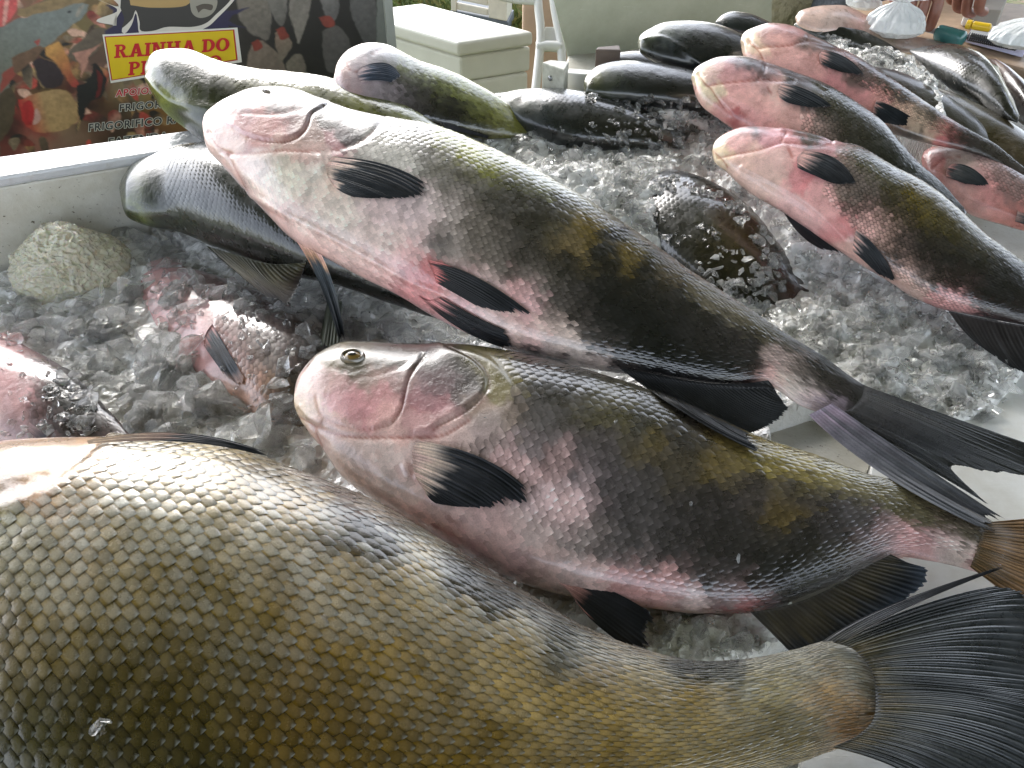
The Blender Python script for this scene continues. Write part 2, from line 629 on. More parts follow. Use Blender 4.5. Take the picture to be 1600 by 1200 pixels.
        G = Rt[:, None] + (Tp - Rt)[:, None] * (l[None, :, None] * rag[:, None, None])
        if bend is not None:
            Bd = even_curve(bend, nu)       # mid line the rays pass through
            ctl = 2 * Bd - 0.5 * (Rt + Tp)
            ll = (l[None, :] * rag[:, None])[..., None]
            G = (1 - ll) ** 2 * Rt[:, None] + 2 * ll * (1 - ll) * ctl[:, None] + ll ** 2 * Tp[:, None]
        dep = self.lift(G.reshape(-1, 2), others, off, plane_off, use_own).reshape(nu, nl)
        for _ in range(smooth):
            p = np.pad(dep, 1, mode='edge')
            av = (p[:-2, 1:-1] + p[2:, 1:-1] + p[1:-1, :-2] + p[1:-1, 2:]) / 4
            dep = np.minimum(0.5 * dep + 0.5 * av, dep + 0.0004)
        dep = dep - curl * l[None, :] ** 2 + sink * np.clip(1 - l[None, :] / sinkl, 0, 1)
        ph = np.linspace(0, nray, nu)
        rd = ridge * (np.abs(np.cos(ph * math.pi)) ** 0.7)[:, None] * (0.5 + 0.5 * np.sin(np.clip(l * 1.15, 0, 1) * math.pi))[None] * (0.7 + 0.6 * rs.rand(nray + 1)[np.round(ph).astype(int)])[:, None]
        top = at_depth(G.reshape(-1, 2), (dep - rd).ravel())
        bot = at_depth(G.reshape(-1, 2), (dep + thick * (1.15 - l[None] * 0.8)).ravel())
        cs = np.asarray(cols, float)
        ct = np.stack([np.interp(np.tile(l, nu), cs[:, 0], srgb(cs[:, 1:4])[:, k]) for k in range(3)], 1)
        # pigment starts at a ragged line
        jit = np.repeat(0.06 * rs.randn(nray + 1)[np.round(ph).astype(int)], nl)
        lt = np.clip(np.tile(l, nu) + jit * (np.tile(l, nu) < 0.6), 0, 1)
        ct = np.stack([np.interp(lt, cs[:, 0], srgb(cs[:, 1:4])[:, k]) for k in range(3)], 1)
        stripe = np.repeat((0.85 + 0.25 * np.abs(np.cos(ph * math.pi))) * (0.8 + 0.4 * rs.rand(nray + 1)[np.round(ph).astype(int)]), nl)
        ct = ct * stripe[:, None]
        V = np.concatenate([top, bot])
        n1 = nu * nl
        F = grid_faces(nu, nl)
        ring = np.concatenate([np.arange(nl), (np.arange(1, nu)) * nl + nl - 1, (nu - 1) * nl + np.arange(nl - 2, -1, -1), np.arange(nu - 2, 0, -1) * nl])
        r2 = np.roll(ring, -1)
        side = np.stack([ring, r2, r2 + n1, ring + n1], 1)
        FF = np.concatenate([F[:, ::-1], F + n1, side])
        me = mesh_np(name, V - self.origin, FF, np.concatenate([ct, ct]))
        o = add_obj(name, me, mat or M_FIN, self.root)
        if label:
            o['label'] = label
        return o

    def eye(self, px, r_px, squash=0.75, look=(150, 120, 60)):
        d = Vector(rays([px])[0])
        L = d.length
        h = self.bvh.ray_cast(Vector(CAM), d / L, 20)
        if h[0] is None:
            return
        c, n = np.array(h[0]), np.array(h[1])
        if n @ (CAM - c) < 0:
            n = -n
        r = r_px * (h[3] / L) / FPX
        e1 = nrm(self.ax - n * (self.ax @ n))
        e2 = np.cross(n, e1)
        def dome(rad, prof, name, colf, mat, parent, nr=14, na=40):
            V, C = [], []
            for i in range(nr):
                f = i / (nr - 1)
                hgt, cc = prof(f), colf(f)
                for k in range(na):
                    a = 2 * math.pi * k / na
                    V.append(c + rad * f * (e1 * math.cos(a) + e2 * squash * math.sin(a)) + n * hgt)
                    C.append(cc)
            me = mesh_np(name, np.array(V) - self.origin, grid_faces(nr, na, True), np.array(C))
            return add_obj(name, me, mat, parent)
        skin, gold, dark = srgb((120, 108, 88)), srgb(look), srgb((60, 58, 50))
        def colf(f):
            if f < 0.62:
                return gold * (0.55 + 0.6 * f)
            if f < 0.72:
                return dark * 0.3
            return skin if f < 0.9 else skin * 0.8
        e = dome(r, lambda f: r * (0.34 * math.sqrt(max(0, 1 - (f / 0.70) ** 2)) if f < 0.66 else 0.05 + 0.26 * math.sin((f - 0.66) / 0.34 * math.pi)) - 0.05 * r, 'eye', colf, M_EYE, self.root)
        dome(r * 0.33, lambda f: r * (0.315 + 0.05 * math.sqrt(max(0, 1 - f * f))), 'pupil', lambda f: srgb((38, 38, 36)) * (0.5 + 0.6 * f), M_EYE, e)

M_TAIL = attr_mat('wet_glossy_tail', rough=(0.2, 0.36), coat=0.5, spec=0.5, bumps=((260, 0.2, 0.001),), var=0.25, coat_rough=0.14)
M_EYE = attr_mat('wet_eye', rough=(0.08, 0.15), coat=1.0, bumps=(), var=0.1, coat_rough=0.02)
# ------------------------------------------------------------------ the fish, from near to far
PINK, CREAM = (226, 168, 160), (232, 212, 198)
BLACK_FIN = [(0, 228, 170, 160), (0.1, 215, 180, 165), (0.2, 60, 62, 66), (0.3, 30, 32, 36), (1, 24, 26, 30)]

A = Fish('A', [(-330, 880, -330, 930), (-300, 830, -325, 1010), (-235, 785, -290, 1120), (-120, 735, -190, 1270), (0, 700, -60, 1370),
               (120, 686, 60, 1425), (250, 684, 190, 1445), (360, 693, 310, 1450), (440, 722, 410, 1445), (520, 753, 500, 1430),
               (603, 790, 590, 1405), (700, 850, 690, 1372), (812, 919, 810, 1325), (914, 980, 910, 1290), (1049, 1027, 1040, 1255),
               (1150, 1032, 1130, 1228), (1242, 1015, 1215, 1202), (1317, 998, 1300, 1172), (1366, 1014, 1352, 1158), (1397, 1052, 1388, 1134)],
         0.075, 0.045, 6, [
    (30, 715, 170, 128, 118), (100, 702, 176, 132, 122), (150, 697, 180, 140, 128), (60, 742, 190, 160, 160), (10, 768, 140, 105, 90), (60, 762, 150, 110, 95), (110, 740, 150, 135, 130),
    (0, 800, 120, 122, 90), (-100, 760, 190, 150, 145), (200, 720, 140, 136, 138), (250, 708, 150, 140, 130), (300, 700, 160, 152, 140), (350, 708, 160, 150, 136), (420, 722, 145, 134, 128),
    (50, 830, 120, 114, 88), (200, 800, 128, 118, 92), (300, 770, 135, 126, 104), (400, 785, 135, 122, 86), (460, 762, 148, 126, 56), (500, 785, 150, 128, 52), (440, 742, 118, 108, 112),
    (480, 748, 96, 88, 94), (520, 788, 66, 62, 68), (500, 765, 74, 68, 74), (600, 800, 132, 113, 118), (545, 770, 104, 90, 96), (565, 832, 62, 58, 63), (590, 850, 66, 62, 66), (620, 845, 68, 64, 68), (700, 880, 76, 68, 72), (650, 820, 100, 86, 90),
    (760, 900, 84, 76, 80), (715, 905, 58, 57, 62), (740, 925, 58, 57, 62), (770, 950, 58, 57, 62), (850, 992, 72, 70, 74), (800, 940, 70, 66, 72), (840, 955, 84, 74, 80),
    (640, 862, 150, 128, 52), (680, 895, 150, 130, 50), (730, 950, 150, 128, 50), (790, 972, 146, 126, 62), (830, 1000, 150, 130, 66), (880, 1010, 80, 78, 78), (925, 1005, 100, 92, 88), (940, 1025, 142, 124, 108),
    (1000, 1040, 120, 110, 100), (1060, 1036, 58, 60, 66), (1110, 1042, 62, 64, 68), (1150, 1044, 76, 76, 74), (1190, 1036, 120, 114, 90),
    (560, 900, 140, 120, 58), (300, 920, 116, 104, 60), (300, 1050, 96, 86, 40), (600, 1000, 128, 110, 42), (200, 1150, 82, 76, 38), (500, 1120, 110, 92, 34), (900, 1110, 152, 132, 52), (1000, 1070, 156, 136, 60),
    (1100, 1095, 152, 132, 54), (800, 1030, 150, 130, 50), (900, 1180, 130, 110, 44), (700, 1150, 116, 98, 36), (0, 1000, 118, 106, 70), (0, 1150, 86, 86, 58), (1200, 1065, 152, 140, 84), (1280, 1028, 124, 116, 98),
    (1300, 1085, 166, 134, 82), (1330, 1130, 150, 104, 52), (1380, 1120, 122, 102, 62), (1240, 1145, 118, 108, 66), (1350, 1055, 100, 92, 68), (1390, 1080, 86, 82, 64), (1180, 1150, 130, 114, 54), (300, 1300, 70, 68, 40), (900, 1280, 90, 80, 42)],
         3, nS=240, nT=110, flat=0.44, power=1.5, tail_flat=0.12, gain=np.array([1.55, 1.27, 0.55]), creases=[('step', [(-120, 812), (-40, 790), (40, 764), (100, 738), (150, 700), (165, 686)][::-1], 9, 0.0035), ('groove', [(-10, 772), (60, 752), (120, 722), (165, 700)], 6, 0.002),
                                               ('groove', [(60, 770), (120, 742), (180, 712)], 4, 0.0012)])

B = Fish('B', [(460, 624, 460, 634), (463, 600, 467, 654), (474, 577, 481, 674), (497, 553, 492, 690), (530, 538, 506, 708), (572, 535, 534, 746), (642, 538, 588, 788),
               (700, 538, 645, 822), (761, 543, 713, 860), (850, 560, 800, 906), (950, 588, 890, 932), (1050, 622, 985, 947), (1176, 679, 1100, 960), (1270, 711, 1190, 955),
               (1352, 742, 1295, 915), (1421, 757, 1388, 874), (1480, 781, 1455, 877), (1530, 807, 1515, 891), (1575, 832, 1556, 903)],
         0.075, 0.045, 14, [
    (600, 553, 92, 86, 70), (560, 534, 120, 112, 84), (520, 556, 150, 138, 108), (640, 556, 98, 86, 74), (700, 566, 86, 72, 68), (740, 590, 80, 66, 64), (722, 622, 105, 84, 84), (682, 600, 140, 108, 110),
    (660, 630, 186, 130, 132), (648, 660, 204, 152, 146), (692, 640, 190, 125, 128), (655, 645, 190, 80, 80, 0.05), (625, 592, 180, 142, 134), (580, 588, 186, 150, 136), (560, 575, 120, 112, 92), (530, 590, 205, 158, 150), (590, 620, 218, 150, 148),
    (560, 640, 222, 152, 152), (520, 628, 225, 165, 165), (600, 650, 225, 165, 155), (490, 596, 226, 182, 170), (475, 615, 228, 190, 172), (466, 640, 226, 198, 162), (490, 652, 226, 194, 170), (500, 665, 222, 176, 165),
    (540, 672, 228, 185, 172), (620, 675, 230, 184, 170), (700, 662, 220, 180, 168), (745, 635, 190, 160, 140), (784, 606, 150, 138, 92), (772, 578, 140, 128, 76), (735, 548, 126, 116, 66), (792, 640, 170, 148, 132), (760, 660, 180, 160, 150),
    (830, 566, 70, 67, 62), (862, 600, 80, 75, 69), (825, 622, 108, 100, 94), (850, 660, 112, 104, 100), (900, 620, 92, 85, 74), (938, 642, 106, 99, 72), (965, 652, 108, 100, 70), (990, 682, 98, 90, 78), (930, 700, 106, 96, 95),
    (760, 682, 180, 155, 148), (720, 682, 196, 168, 158), (820, 700, 148, 132, 130), (800, 726, 205, 165, 160), (845, 742, 220, 178, 172), (872, 728, 190, 155, 150), (852, 772, 228, 192, 188), (880, 792, 205, 168, 162), (905, 742, 122, 110, 110),
    (858, 722, 80, 70, 68, 0.4), (838, 758, 70, 62, 60, 0.3), (902, 762, 226, 190, 186, 0.4), (880, 752, 100, 90, 90, 0.4),
    (950, 760, 106, 97, 97), (1000, 760, 102, 94, 92), (1050, 720, 98, 88, 72), (1000, 660, 88, 84, 70), (1010, 690, 120, 104, 64, 0.5), (1080, 682, 78, 72, 66), (1115, 702, 124, 106, 62, 0.5), (1160, 714, 130, 114, 72, 0.7), (1200, 716, 156, 140, 78),
    (1250, 732, 156, 140, 84), (1232, 792, 126, 106, 62, 0.4), (1238, 768, 84, 75, 72), (1180, 762, 88, 78, 76), (1218, 752, 124, 108, 70, 0.4), (1300, 746, 152, 138, 88), (1300, 792, 92, 82, 80), (1360, 762, 136, 124, 84), (1350, 802, 106, 96, 94), (1420, 792, 116, 108, 78),
    (1450, 806, 112, 104, 78), (1500, 826, 96, 90, 66), (1550, 850, 92, 86, 58), (1100, 800, 80, 72, 70), (1150, 850, 74, 67, 64), (1050, 850, 90, 82, 80), (1250, 850, 72, 65, 62), (1310, 830, 84, 74, 72), (1000, 830, 100, 92, 90),
    (950, 850, 122, 110, 106), (900, 850, 165, 148, 140), (1100, 900, 74, 67, 64), (1200, 900, 64, 59, 55), (1280, 880, 72, 66, 54), (1330, 862, 92, 82, 66), (1350, 845, 128, 104, 102), (1380, 838, 186, 146, 142),
    (540, 700, 232, 202, 190), (600, 720, 236, 208, 196), (560, 740, 232, 196, 184), (640, 762, 232, 202, 190), (700, 800, 230, 192, 182), (740, 822, 230, 186, 178), (690, 838, 200, 140, 140), (735, 862, 205, 150, 150), (650, 812, 226, 178, 170),
    (780, 850, 226, 182, 172), (800, 880, 214, 168, 164), (830, 830, 212, 184, 174), (850, 882, 222, 182, 170), (920, 892, 226, 186, 175), (980, 916, 222, 160, 152), (1040, 926, 218, 160, 152), (1080, 946, 218, 186, 178), (1130, 938, 148, 124, 120),
    (1125, 962, 185, 70, 70, 0.3), (1156, 956, 205, 115, 112, 0.25), (1000, 878, 128, 114, 110), (900, 915, 222, 190, 180), (640, 725, 232, 205, 195), (645, 735, 215, 150, 140, 0.3),
    (1420, 852, 228, 165, 160), (1450, 857, 228, 172, 168), (1480, 855, 226, 192, 185), (1500, 872, 226, 202, 190), (1522, 887, 222, 172, 168), (1448, 836, 186, 146, 144)],
         5, nS=460, nT=210, flat=0.40, power=1.45, crumple=0.0004, creases=[
    ('step', [(659, 561), (639, 588), (632, 615), (626, 639), (612, 660), (590, 668)][::-1], 3.2, 0.0014), ('groove', [(660, 556), (640, 588), (632, 615), (626, 639), (612, 660)], 2.4, 0.0016),
    ('step', [(696, 541), (737, 561), (759, 585), (757, 612), (737, 632), (703, 652), (676, 669)][::-1], 4, 0.0022), ('groove', [(700, 541), (740, 560), (763, 585), (762, 614), (740, 637), (706, 656), (676, 672)], 3.0, 0.0014),
    ('ridge', [(764, 614), (731, 648), (692, 666), (650, 672)], 3.5, 0.001),
    ('groove', [(484, 664), (524, 678), (558, 683), (602, 683), (642, 683), (690, 680), (735, 655)], 3.4, 0.0019),
    ('groove', [(460, 649), (472, 655), (486, 664), (494, 680), (502, 698)], 2.4, 0.0022), ('groove', [(494, 620), (497, 636), (507, 652), (538, 667), (575, 671), (606, 664)], 2.2, 0.0010),
    ('ridge', [(470, 636), (482, 650), (500, 660)], 4, 0.0012), ('groove', [(560, 590), (600, 583), (640, 566), (658, 556)], 3, 0.0008), ('groove', [(520, 575), (548, 580), (575, 575)], 3, 0.0008),
    ('groove', [(640, 722), (645, 732), (644, 742)], 3.5, 0.002), ('ridge', [(632, 728), (638, 738), (650, 742)], 5, 0.0012),
    ('step', [(710, 541), (760, 556), (788, 582), (804, 612), (800, 640), (770, 660)][::-1], 5, 0.0008), ('groove', [(560, 775), (640, 812), (720, 858), (790, 898)], 5, 0.0008), ('groove', [(1095, 954), (1128, 962), (1160, 955)], 3, 0.002)])

C = Fish('C', [(319, 194, 319, 203), (325, 176, 322, 230), (343, 162, 334, 248), (370, 150, 351, 267), (405, 140, 375, 294), (457, 141, 415, 336), (510, 158, 455, 374),
               (562, 175, 505, 402), (620, 186, 560, 432), (680, 197, 618, 460), (740, 219, 672, 492), (800, 246, 732, 522), (855, 274, 795, 547), (910, 306, 855, 564), (965, 342, 918, 576),
               (1020, 380, 985, 586), (1075, 421, 1050, 596), (1130, 457, 1110, 602), (1185, 493, 1165, 603), (1242, 531, 1207, 606), (1284, 556, 1247, 632), (1325, 586, 1282, 646), (1368, 612, 1312, 661)],
         0.185, 0.075, 22, [
    (345, 180, 222, 172, 160), (380, 160, 186, 162, 162), (430, 158, 145, 130, 130), (480, 160, 118, 110, 106), (430, 200, 214, 148, 142), (400, 205, 220, 160, 150), (380, 190, 214, 150, 148), (340, 215, 226, 182, 166), (360, 226, 228, 188, 170), (450, 228, 226, 184, 168),
    (520, 180, 112, 104, 98), (560, 186, 102, 96, 90), (540, 205, 136, 112, 112), (548, 214, 84, 70, 76), (520, 222, 214, 160, 160), (512, 216, 200, 60, 75, 0.04), (490, 215, 196, 162, 150), (490, 230, 226, 184, 170), (455, 185, 176, 130, 128), (585, 188, 130, 122, 112),
    (400, 260, 235, 215, 204), (450, 260, 232, 222, 204), (500, 270, 232, 222, 210), (430, 300, 235, 220, 204), (480, 340, 235, 208, 196), (520, 340, 235, 216, 200), (560, 360, 232, 206, 195), (600, 380, 235, 206, 195), (640, 400, 230, 180, 175), (665, 425, 226, 130, 130),
    (650, 442, 222, 150, 148), (600, 420, 235, 186, 178), (550, 400, 232, 192, 182), (500, 380, 230, 186, 176), (450, 350, 232, 186, 176), (410, 320, 232, 186, 175), (370, 270, 228, 182, 170), (345, 250, 226, 180, 165), (505, 252, 222, 190, 178), (515, 275, 230, 196, 176),
    (570, 230, 214, 206, 196), (620, 215, 166, 160, 150), (655, 215, 145, 140, 130), (620, 240, 198, 192, 182), (680, 240, 136, 130, 120), (600, 330, 226, 195, 190), (650, 330, 214, 188, 185), (690, 320, 188, 172, 162), (700, 360, 172, 156, 146), (660, 365, 225, 195, 188),
    (720, 280, 118, 112, 102), (780, 300, 86, 81, 72), (740, 350, 132, 122, 112), (760, 400, 136, 126, 116), (700, 400, 170, 155, 145), (690, 375, 110, 102, 98, 0.5), (800, 400, 92, 85, 78), (850, 340, 82, 77, 66), (860, 430, 88, 82, 73), (825, 320, 78, 72, 62),
    (915, 352, 132, 112, 62), (932, 350, 130, 110, 60), (918, 370, 122, 104, 60), (952, 345, 106, 96, 62), (973, 390, 130, 110, 62, 0.6), (975, 402, 122, 104, 60, 0.6), (900, 378, 136, 118, 84), (882, 345, 94, 86, 64), (945, 378, 60, 58, 54), (960, 370, 64, 60, 54), (908, 400, 120, 104, 70, 0.5),
    (900, 412, 62, 59, 56), (950, 405, 52, 50, 48), (1000, 430, 52, 50, 48), (950, 460, 52, 50, 49), (1050, 480, 58, 54, 52), (1000, 520, 42, 41, 41), (1100, 520, 68, 62, 60), (1150, 540, 74, 66, 64), (1050, 560, 36, 36, 37), (1130, 580, 36, 36, 37), (1175, 570, 60, 54, 52),
    (700, 203, 160, 160, 66), (740, 221, 166, 164, 66), (780, 240, 148, 148, 72), (850, 272, 138, 138, 98), (920, 312, 120, 116, 84), (1000, 368, 104, 99, 74), (1048, 425, 112, 98, 76, 0.5), (1100, 440, 124, 114, 94), (1150, 475, 128, 118, 98), (1200, 510, 110, 102, 82), (1240, 540, 90, 85, 75),
    (760, 455, 214, 182, 172), (800, 470, 224, 168, 162), (830, 480, 222, 172, 168), (860, 510, 216, 186, 172), (880, 540, 212, 186, 172), (930, 562, 206, 182, 170), (830, 520, 222, 178, 168), (790, 505, 226, 190, 180), (810, 535, 216, 180, 165), (905, 555, 200, 180, 168),
    (822, 548, 46, 45, 46), (872, 562, 40, 40, 42), (850, 545, 190, 165, 156), (720, 440, 225, 180, 172), (715, 470, 222, 160, 155), (900, 480, 75, 68, 64), (870, 470, 110, 100, 92), (845, 450, 150, 135, 124), (920, 520, 60, 57, 55), (950, 545, 50, 48, 48), (960, 575, 60, 56, 55),
    (1222, 590, 230, 205, 188), (1240, 610, 226, 206, 194), (1262, 626, 216, 190, 184), (1214, 570, 186, 160, 150), (1208, 590, 222, 170, 160), (1250, 588, 118, 106, 98), (1290, 640, 170, 150, 160), (1300, 602, 68, 64, 58), (1270, 570, 68, 64, 60), (1240, 575, 160, 140, 130), (1340, 620, 56, 54, 51)],
         7, nS=460, nT=210, flat=0.42, power=1.45, crumple=0.0004, creases=[
    ('step', [(504, 166), (486, 178), (480, 194), (470, 208), (450, 218), (420, 219), (388, 212), (366, 200)][::-1], 3, 0.0018), ('groove', [(506, 166), (487, 178), (481, 194), (471, 209), (450, 220), (420, 220.5), (388, 213)], 2.2, 0.0018),
    ('groove', [(600, 184), (588, 200), (570, 216), (556, 224), (520, 235), (480, 236), (440, 234), (400, 238), (360, 240), (346, 236)], 3.2, 0.0020),
    ('groove', [(326, 206), (337, 225), (349, 234), (360, 240)], 2.4, 0.0022), ('groove', [(356, 240), (364, 259), (390, 304)], 2.2, 0.0014), ('groove', [(380, 176), (420, 178), (456, 174), (510, 164)], 2.6, 0.0010),
    ('ridge', [(390, 304), (450, 337), (510, 367), (577, 405), (637, 439), (694, 461)], 5, 0.0014), ('groove', [(394, 312), (450, 346), (510, 376), (577, 413), (637, 446)], 3, 0.0009),
    ('groove', [(508, 246), (512, 262), (510, 276)], 4, 0.0016), ('ridge', [(498, 248), (500, 268)], 6, 0.001), ('groove', [(404, 146), (416, 148), (430, 146)], 2.5, 0.001),
    ('ridge', [(330, 214), (340, 228), (352, 236)], 4, 0.001)])

D = Fish('D', [(190, 298, 190, 312), (197, 275, 196, 338), (220, 249, 226, 353), (258, 236, 275, 361), (300, 227, 330, 385), (350, 226, 390, 410), (420, 250, 450, 428), (500, 300, 510, 440), (600, 350, 600, 470), (700, 420, 690, 500), (800, 480, 790, 525)],
         0.085, 0.05, 10, [(216, 283, 120, 130, 66, 0.3), (211, 310, 140, 150, 70, 0.4), (222, 334, 140, 150, 84, 0.4), (232, 290, 76, 82, 70), (236, 325, 70, 76, 64), (200, 300, 80, 86, 66), (198, 285, 70, 76, 64), (200, 335, 60, 66, 58), (250, 290, 72, 78, 72), (300, 260, 62, 68, 66), (270, 330, 62, 66, 58), (330, 300, 54, 58, 52), (260, 356, 88, 92, 80), (330, 380, 74, 76, 62), (400, 380, 56, 58, 48), (450, 410, 52, 52, 42), (550, 430, 48, 50, 44)],
         9, nS=120, nT=72, flat=0.5, creases=[('ridge', [(205, 330), (222, 344), (270, 358), (330, 384)], 7, 0.0015)])
E = Fish('E', [(228, 112, 228, 120), (233, 97, 234, 142), (254, 81, 250, 172), (298, 80, 285, 200), (345, 96, 330, 230), (400, 107, 395, 250), (460, 113, 455, 262), (520, 122, 520, 272), (580, 144, 585, 278), (640, 167, 640, 275), (690, 199, 682, 266), (760, 245, 750, 285)],
         0.17, 0.10, 20, [(300, 100, 70, 76, 72), (260, 100, 100, 106, 100), (236, 110, 110, 116, 90, 0.5), (250, 144, 160, 168, 62, 0.5), (236, 126, 156, 164, 70, 0.5), (268, 158, 156, 164, 60, 0.5), (255, 125, 66, 72, 68), (280, 140, 54, 58, 54), (300, 166, 110, 118, 66), (240, 155, 66, 72, 66), (275, 175, 60, 64, 60), (300, 190, 52, 56, 52), (330, 150, 50, 52, 46), (400, 150, 48, 50, 42), (500, 160, 48, 50, 40), (400, 112, 120, 122, 60), (470, 117, 150, 152, 66), (560, 140, 150, 152, 70), (640, 172, 150, 154, 80), (600, 190, 50, 50, 40), (680, 205, 120, 120, 80)],
         11, nS=140, nT=80, flat=0.5, creases=[('ridge', [(231, 122), (250, 143), (270, 159), (300, 166), (345, 172)], 5, 0.003)])
F = Fish('F', [(521, 118, 521, 126), (526, 98, 526, 142), (543, 77, 540, 165), (575, 66, 570, 182), (610, 71, 602, 192), (650, 92, 645, 200), (700, 109, 690, 208), (740, 128, 730, 215), (780, 152, 768, 218), (814, 180, 804, 216), (840, 200, 832, 216)],
         0.175, 0.09, 20, [(530, 110, 214, 170, 160), (540, 140, 205, 160, 155), (560, 90, 200, 186, 190), (600, 80, 150, 148, 150), (550, 120, 204, 184, 186), (590, 140, 180, 164, 168), (640, 110, 120, 116, 114), (640, 150, 92, 84, 84), (680, 150, 70, 62, 58), (740, 170, 62, 56, 54), (790, 190, 84, 66, 56), (650, 92, 160, 166, 100), (700, 112, 166, 172, 110), (750, 138, 172, 176, 96), (790, 165, 180, 182, 92), (700, 190, 56, 50, 48), (600, 165, 150, 138, 140)],
         13, nS=110, nT=64, flat=0.45, creases=[('groove', [(580, 84), (600, 76), (620, 78)], 2.5, 0.0015), ('groove', [(540, 95), (546, 108), (560, 112)], 2.5, 0.0015)])
G = Fish('G', [(780, 154, 780, 164), (793, 144, 795, 190), (830, 138, 835, 215), (880, 138, 885, 232), (930, 146, 925, 236), (980, 161, 970, 236), (1030, 182, 1020, 234), (1080, 205, 1065, 232)],
         0.115, 0.085, 10, [(800, 160, 110, 116, 116), (850, 160, 80, 88, 92), (880, 180, 58, 60, 56), (950, 180, 56, 56, 48), (1000, 190, 66, 64, 50), (800, 152, 130, 134, 110), (820, 190, 60, 64, 64)], 15, nS=80, nT=56, flat=0.5,
         creases=[('groove', [(812, 158), (822, 150), (850, 146)], 4, 0.002)])
H = Fish('H', [(912, 128, 912, 135), (917, 116, 917, 148), (937, 100, 942, 158), (975, 94, 980, 164), (1030, 99, 1030, 170), (1086, 111, 1085, 176), (1140, 130, 1135, 182), (1190, 155, 1180, 186)],
         0.135, 0.11, 10, [(920, 120, 120, 124, 70), (940, 110, 90, 96, 98), (990, 105, 66, 70, 70), (1000, 130, 48, 50, 48), (1060, 140, 44, 46, 44), (930, 140, 66, 68, 56)], 17, nS=80, nT=56, flat=0.5,
         creases=[('groove', [(1018, 118), (1026, 112), (1036, 114)], 2.5, 0.0012)])
I = Fish('I', [(997, 62, 997, 72), (1001, 54, 1001, 82), (1014, 44, 1018, 94), (1038, 34, 1045, 106), (1080, 32, 1082, 118), (1120, 37, 1118, 128), (1160, 53, 1152, 134), (1220, 82, 1205, 142), (1280, 115, 1262, 150)],
         0.16, 0.12, 18, [(1002, 62, 90, 96, 62), (1020, 48, 150, 158, 140), (1040, 42, 130, 136, 126), (1080, 50, 62, 66, 66), (1100, 70, 42, 46, 44), (1140, 70, 44, 48, 46), (1010, 72, 44, 46, 42), (1030, 80, 36, 40, 38), (1060, 95, 40, 44, 42), (1045, 66, 84, 90, 94), (1085, 100, 60, 64, 66)],
         19, nS=90, nT=60, flat=0.5, creases=[('ridge', [(1004, 62), (1034, 60), (1062, 74), (1096, 100)], 4, 0.0025)])
J = Fish('J', [(945, 92, 945, 97), (955, 85, 957, 108), (990, 79, 990, 118), (1030, 85, 1030, 122), (1080, 100, 1075, 125)], 0.13, 0.11, 10, [(960, 90, 60, 64, 64), (1000, 90, 50, 54, 52), (1040, 100, 40, 42, 42)], 21, nS=50, nT=40, flat=0.5)
K = Fish('K', [(1118, 32, 1118, 38), (1128, 22, 1131, 50), (1146, 17, 1149, 58), (1172, 21, 1174, 66), (1200, 33, 1198, 74), (1255, 58, 1245, 84)], 0.16, 0.13, 16, [(1130, 28, 84, 92, 92), (1150, 30, 58, 64, 62), (1180, 40, 46, 50, 48), (1125, 40, 60, 66, 58)], 23, nS=50, nT=40, flat=0.5)
PK = [  # shared palette of the pale-bellied fish is written out per fish below
]
L = Fish('L', [(1082, 117, 1082, 128), (1087, 106, 1088, 150), (1104, 95, 1102, 170), (1124, 88, 1130, 190), (1160, 87, 1160, 212), (1195, 97, 1190, 235), (1240, 113, 1225, 262), (1300, 136, 1265, 285), (1340, 160, 1305, 300), (1376, 188, 1345, 312),
               (1405, 221, 1380, 322), (1437, 256, 1412, 334), (1470, 285, 1448, 346), (1512, 332, 1490, 360)], 0.165, 0.06, 24, [
    (1108, 110, 214, 170, 165), (1150, 112, 198, 140, 140), (1190, 110, 118, 94, 94), (1160, 92, 96, 88, 88), (1230, 122, 84, 76, 76), (1250, 130, 110, 94, 92), (1150, 128, 222, 160, 152), (1200, 128, 200, 150, 145), (1150, 160, 226, 166, 156), (1200, 160, 224, 166, 155), (1180, 185, 222, 158, 150), (1245, 190, 220, 165, 152), (1095, 120, 226, 212, 176), (1108, 140, 226, 202, 174),
    (1092, 145, 224, 170, 160), (1130, 175, 214, 150, 142), (1152, 188, 190, 80, 80, 0.5), (1215, 138, 222, 184, 170), (1272, 205, 150, 128, 116), (1270, 160, 122, 110, 104), (1290, 180, 86, 78, 70), (1330, 200, 76, 70, 58), (1300, 150, 86, 84, 62), (1360, 230, 70, 66, 54), (1400, 250, 58, 58, 50), (1440, 300, 50, 52, 48)],
         25, nS=200, nT=100, flat=0.42, power=1.45, gain=1.18, creases=[('groove', [(1104, 133), (1125, 130), (1160, 126), (1190, 124), (1240, 126)], 2.4, 0.003), ('groove', [(1092, 116), (1100, 128), (1110, 136), (1120, 152), (1140, 180)], 2.2, 0.003),
                                                ('groove', [(1196, 100), (1194, 112), (1184, 122)], 2, 0.002), ('ridge', [(1140, 150), (1180, 170), (1230, 198)], 4, 0.0016), ('groove', [(1200, 138), (1206, 146)], 3, 0.002), ('step', [(1194, 101), (1240, 116), (1262, 126), (1278, 134)], 3, 0.002)])
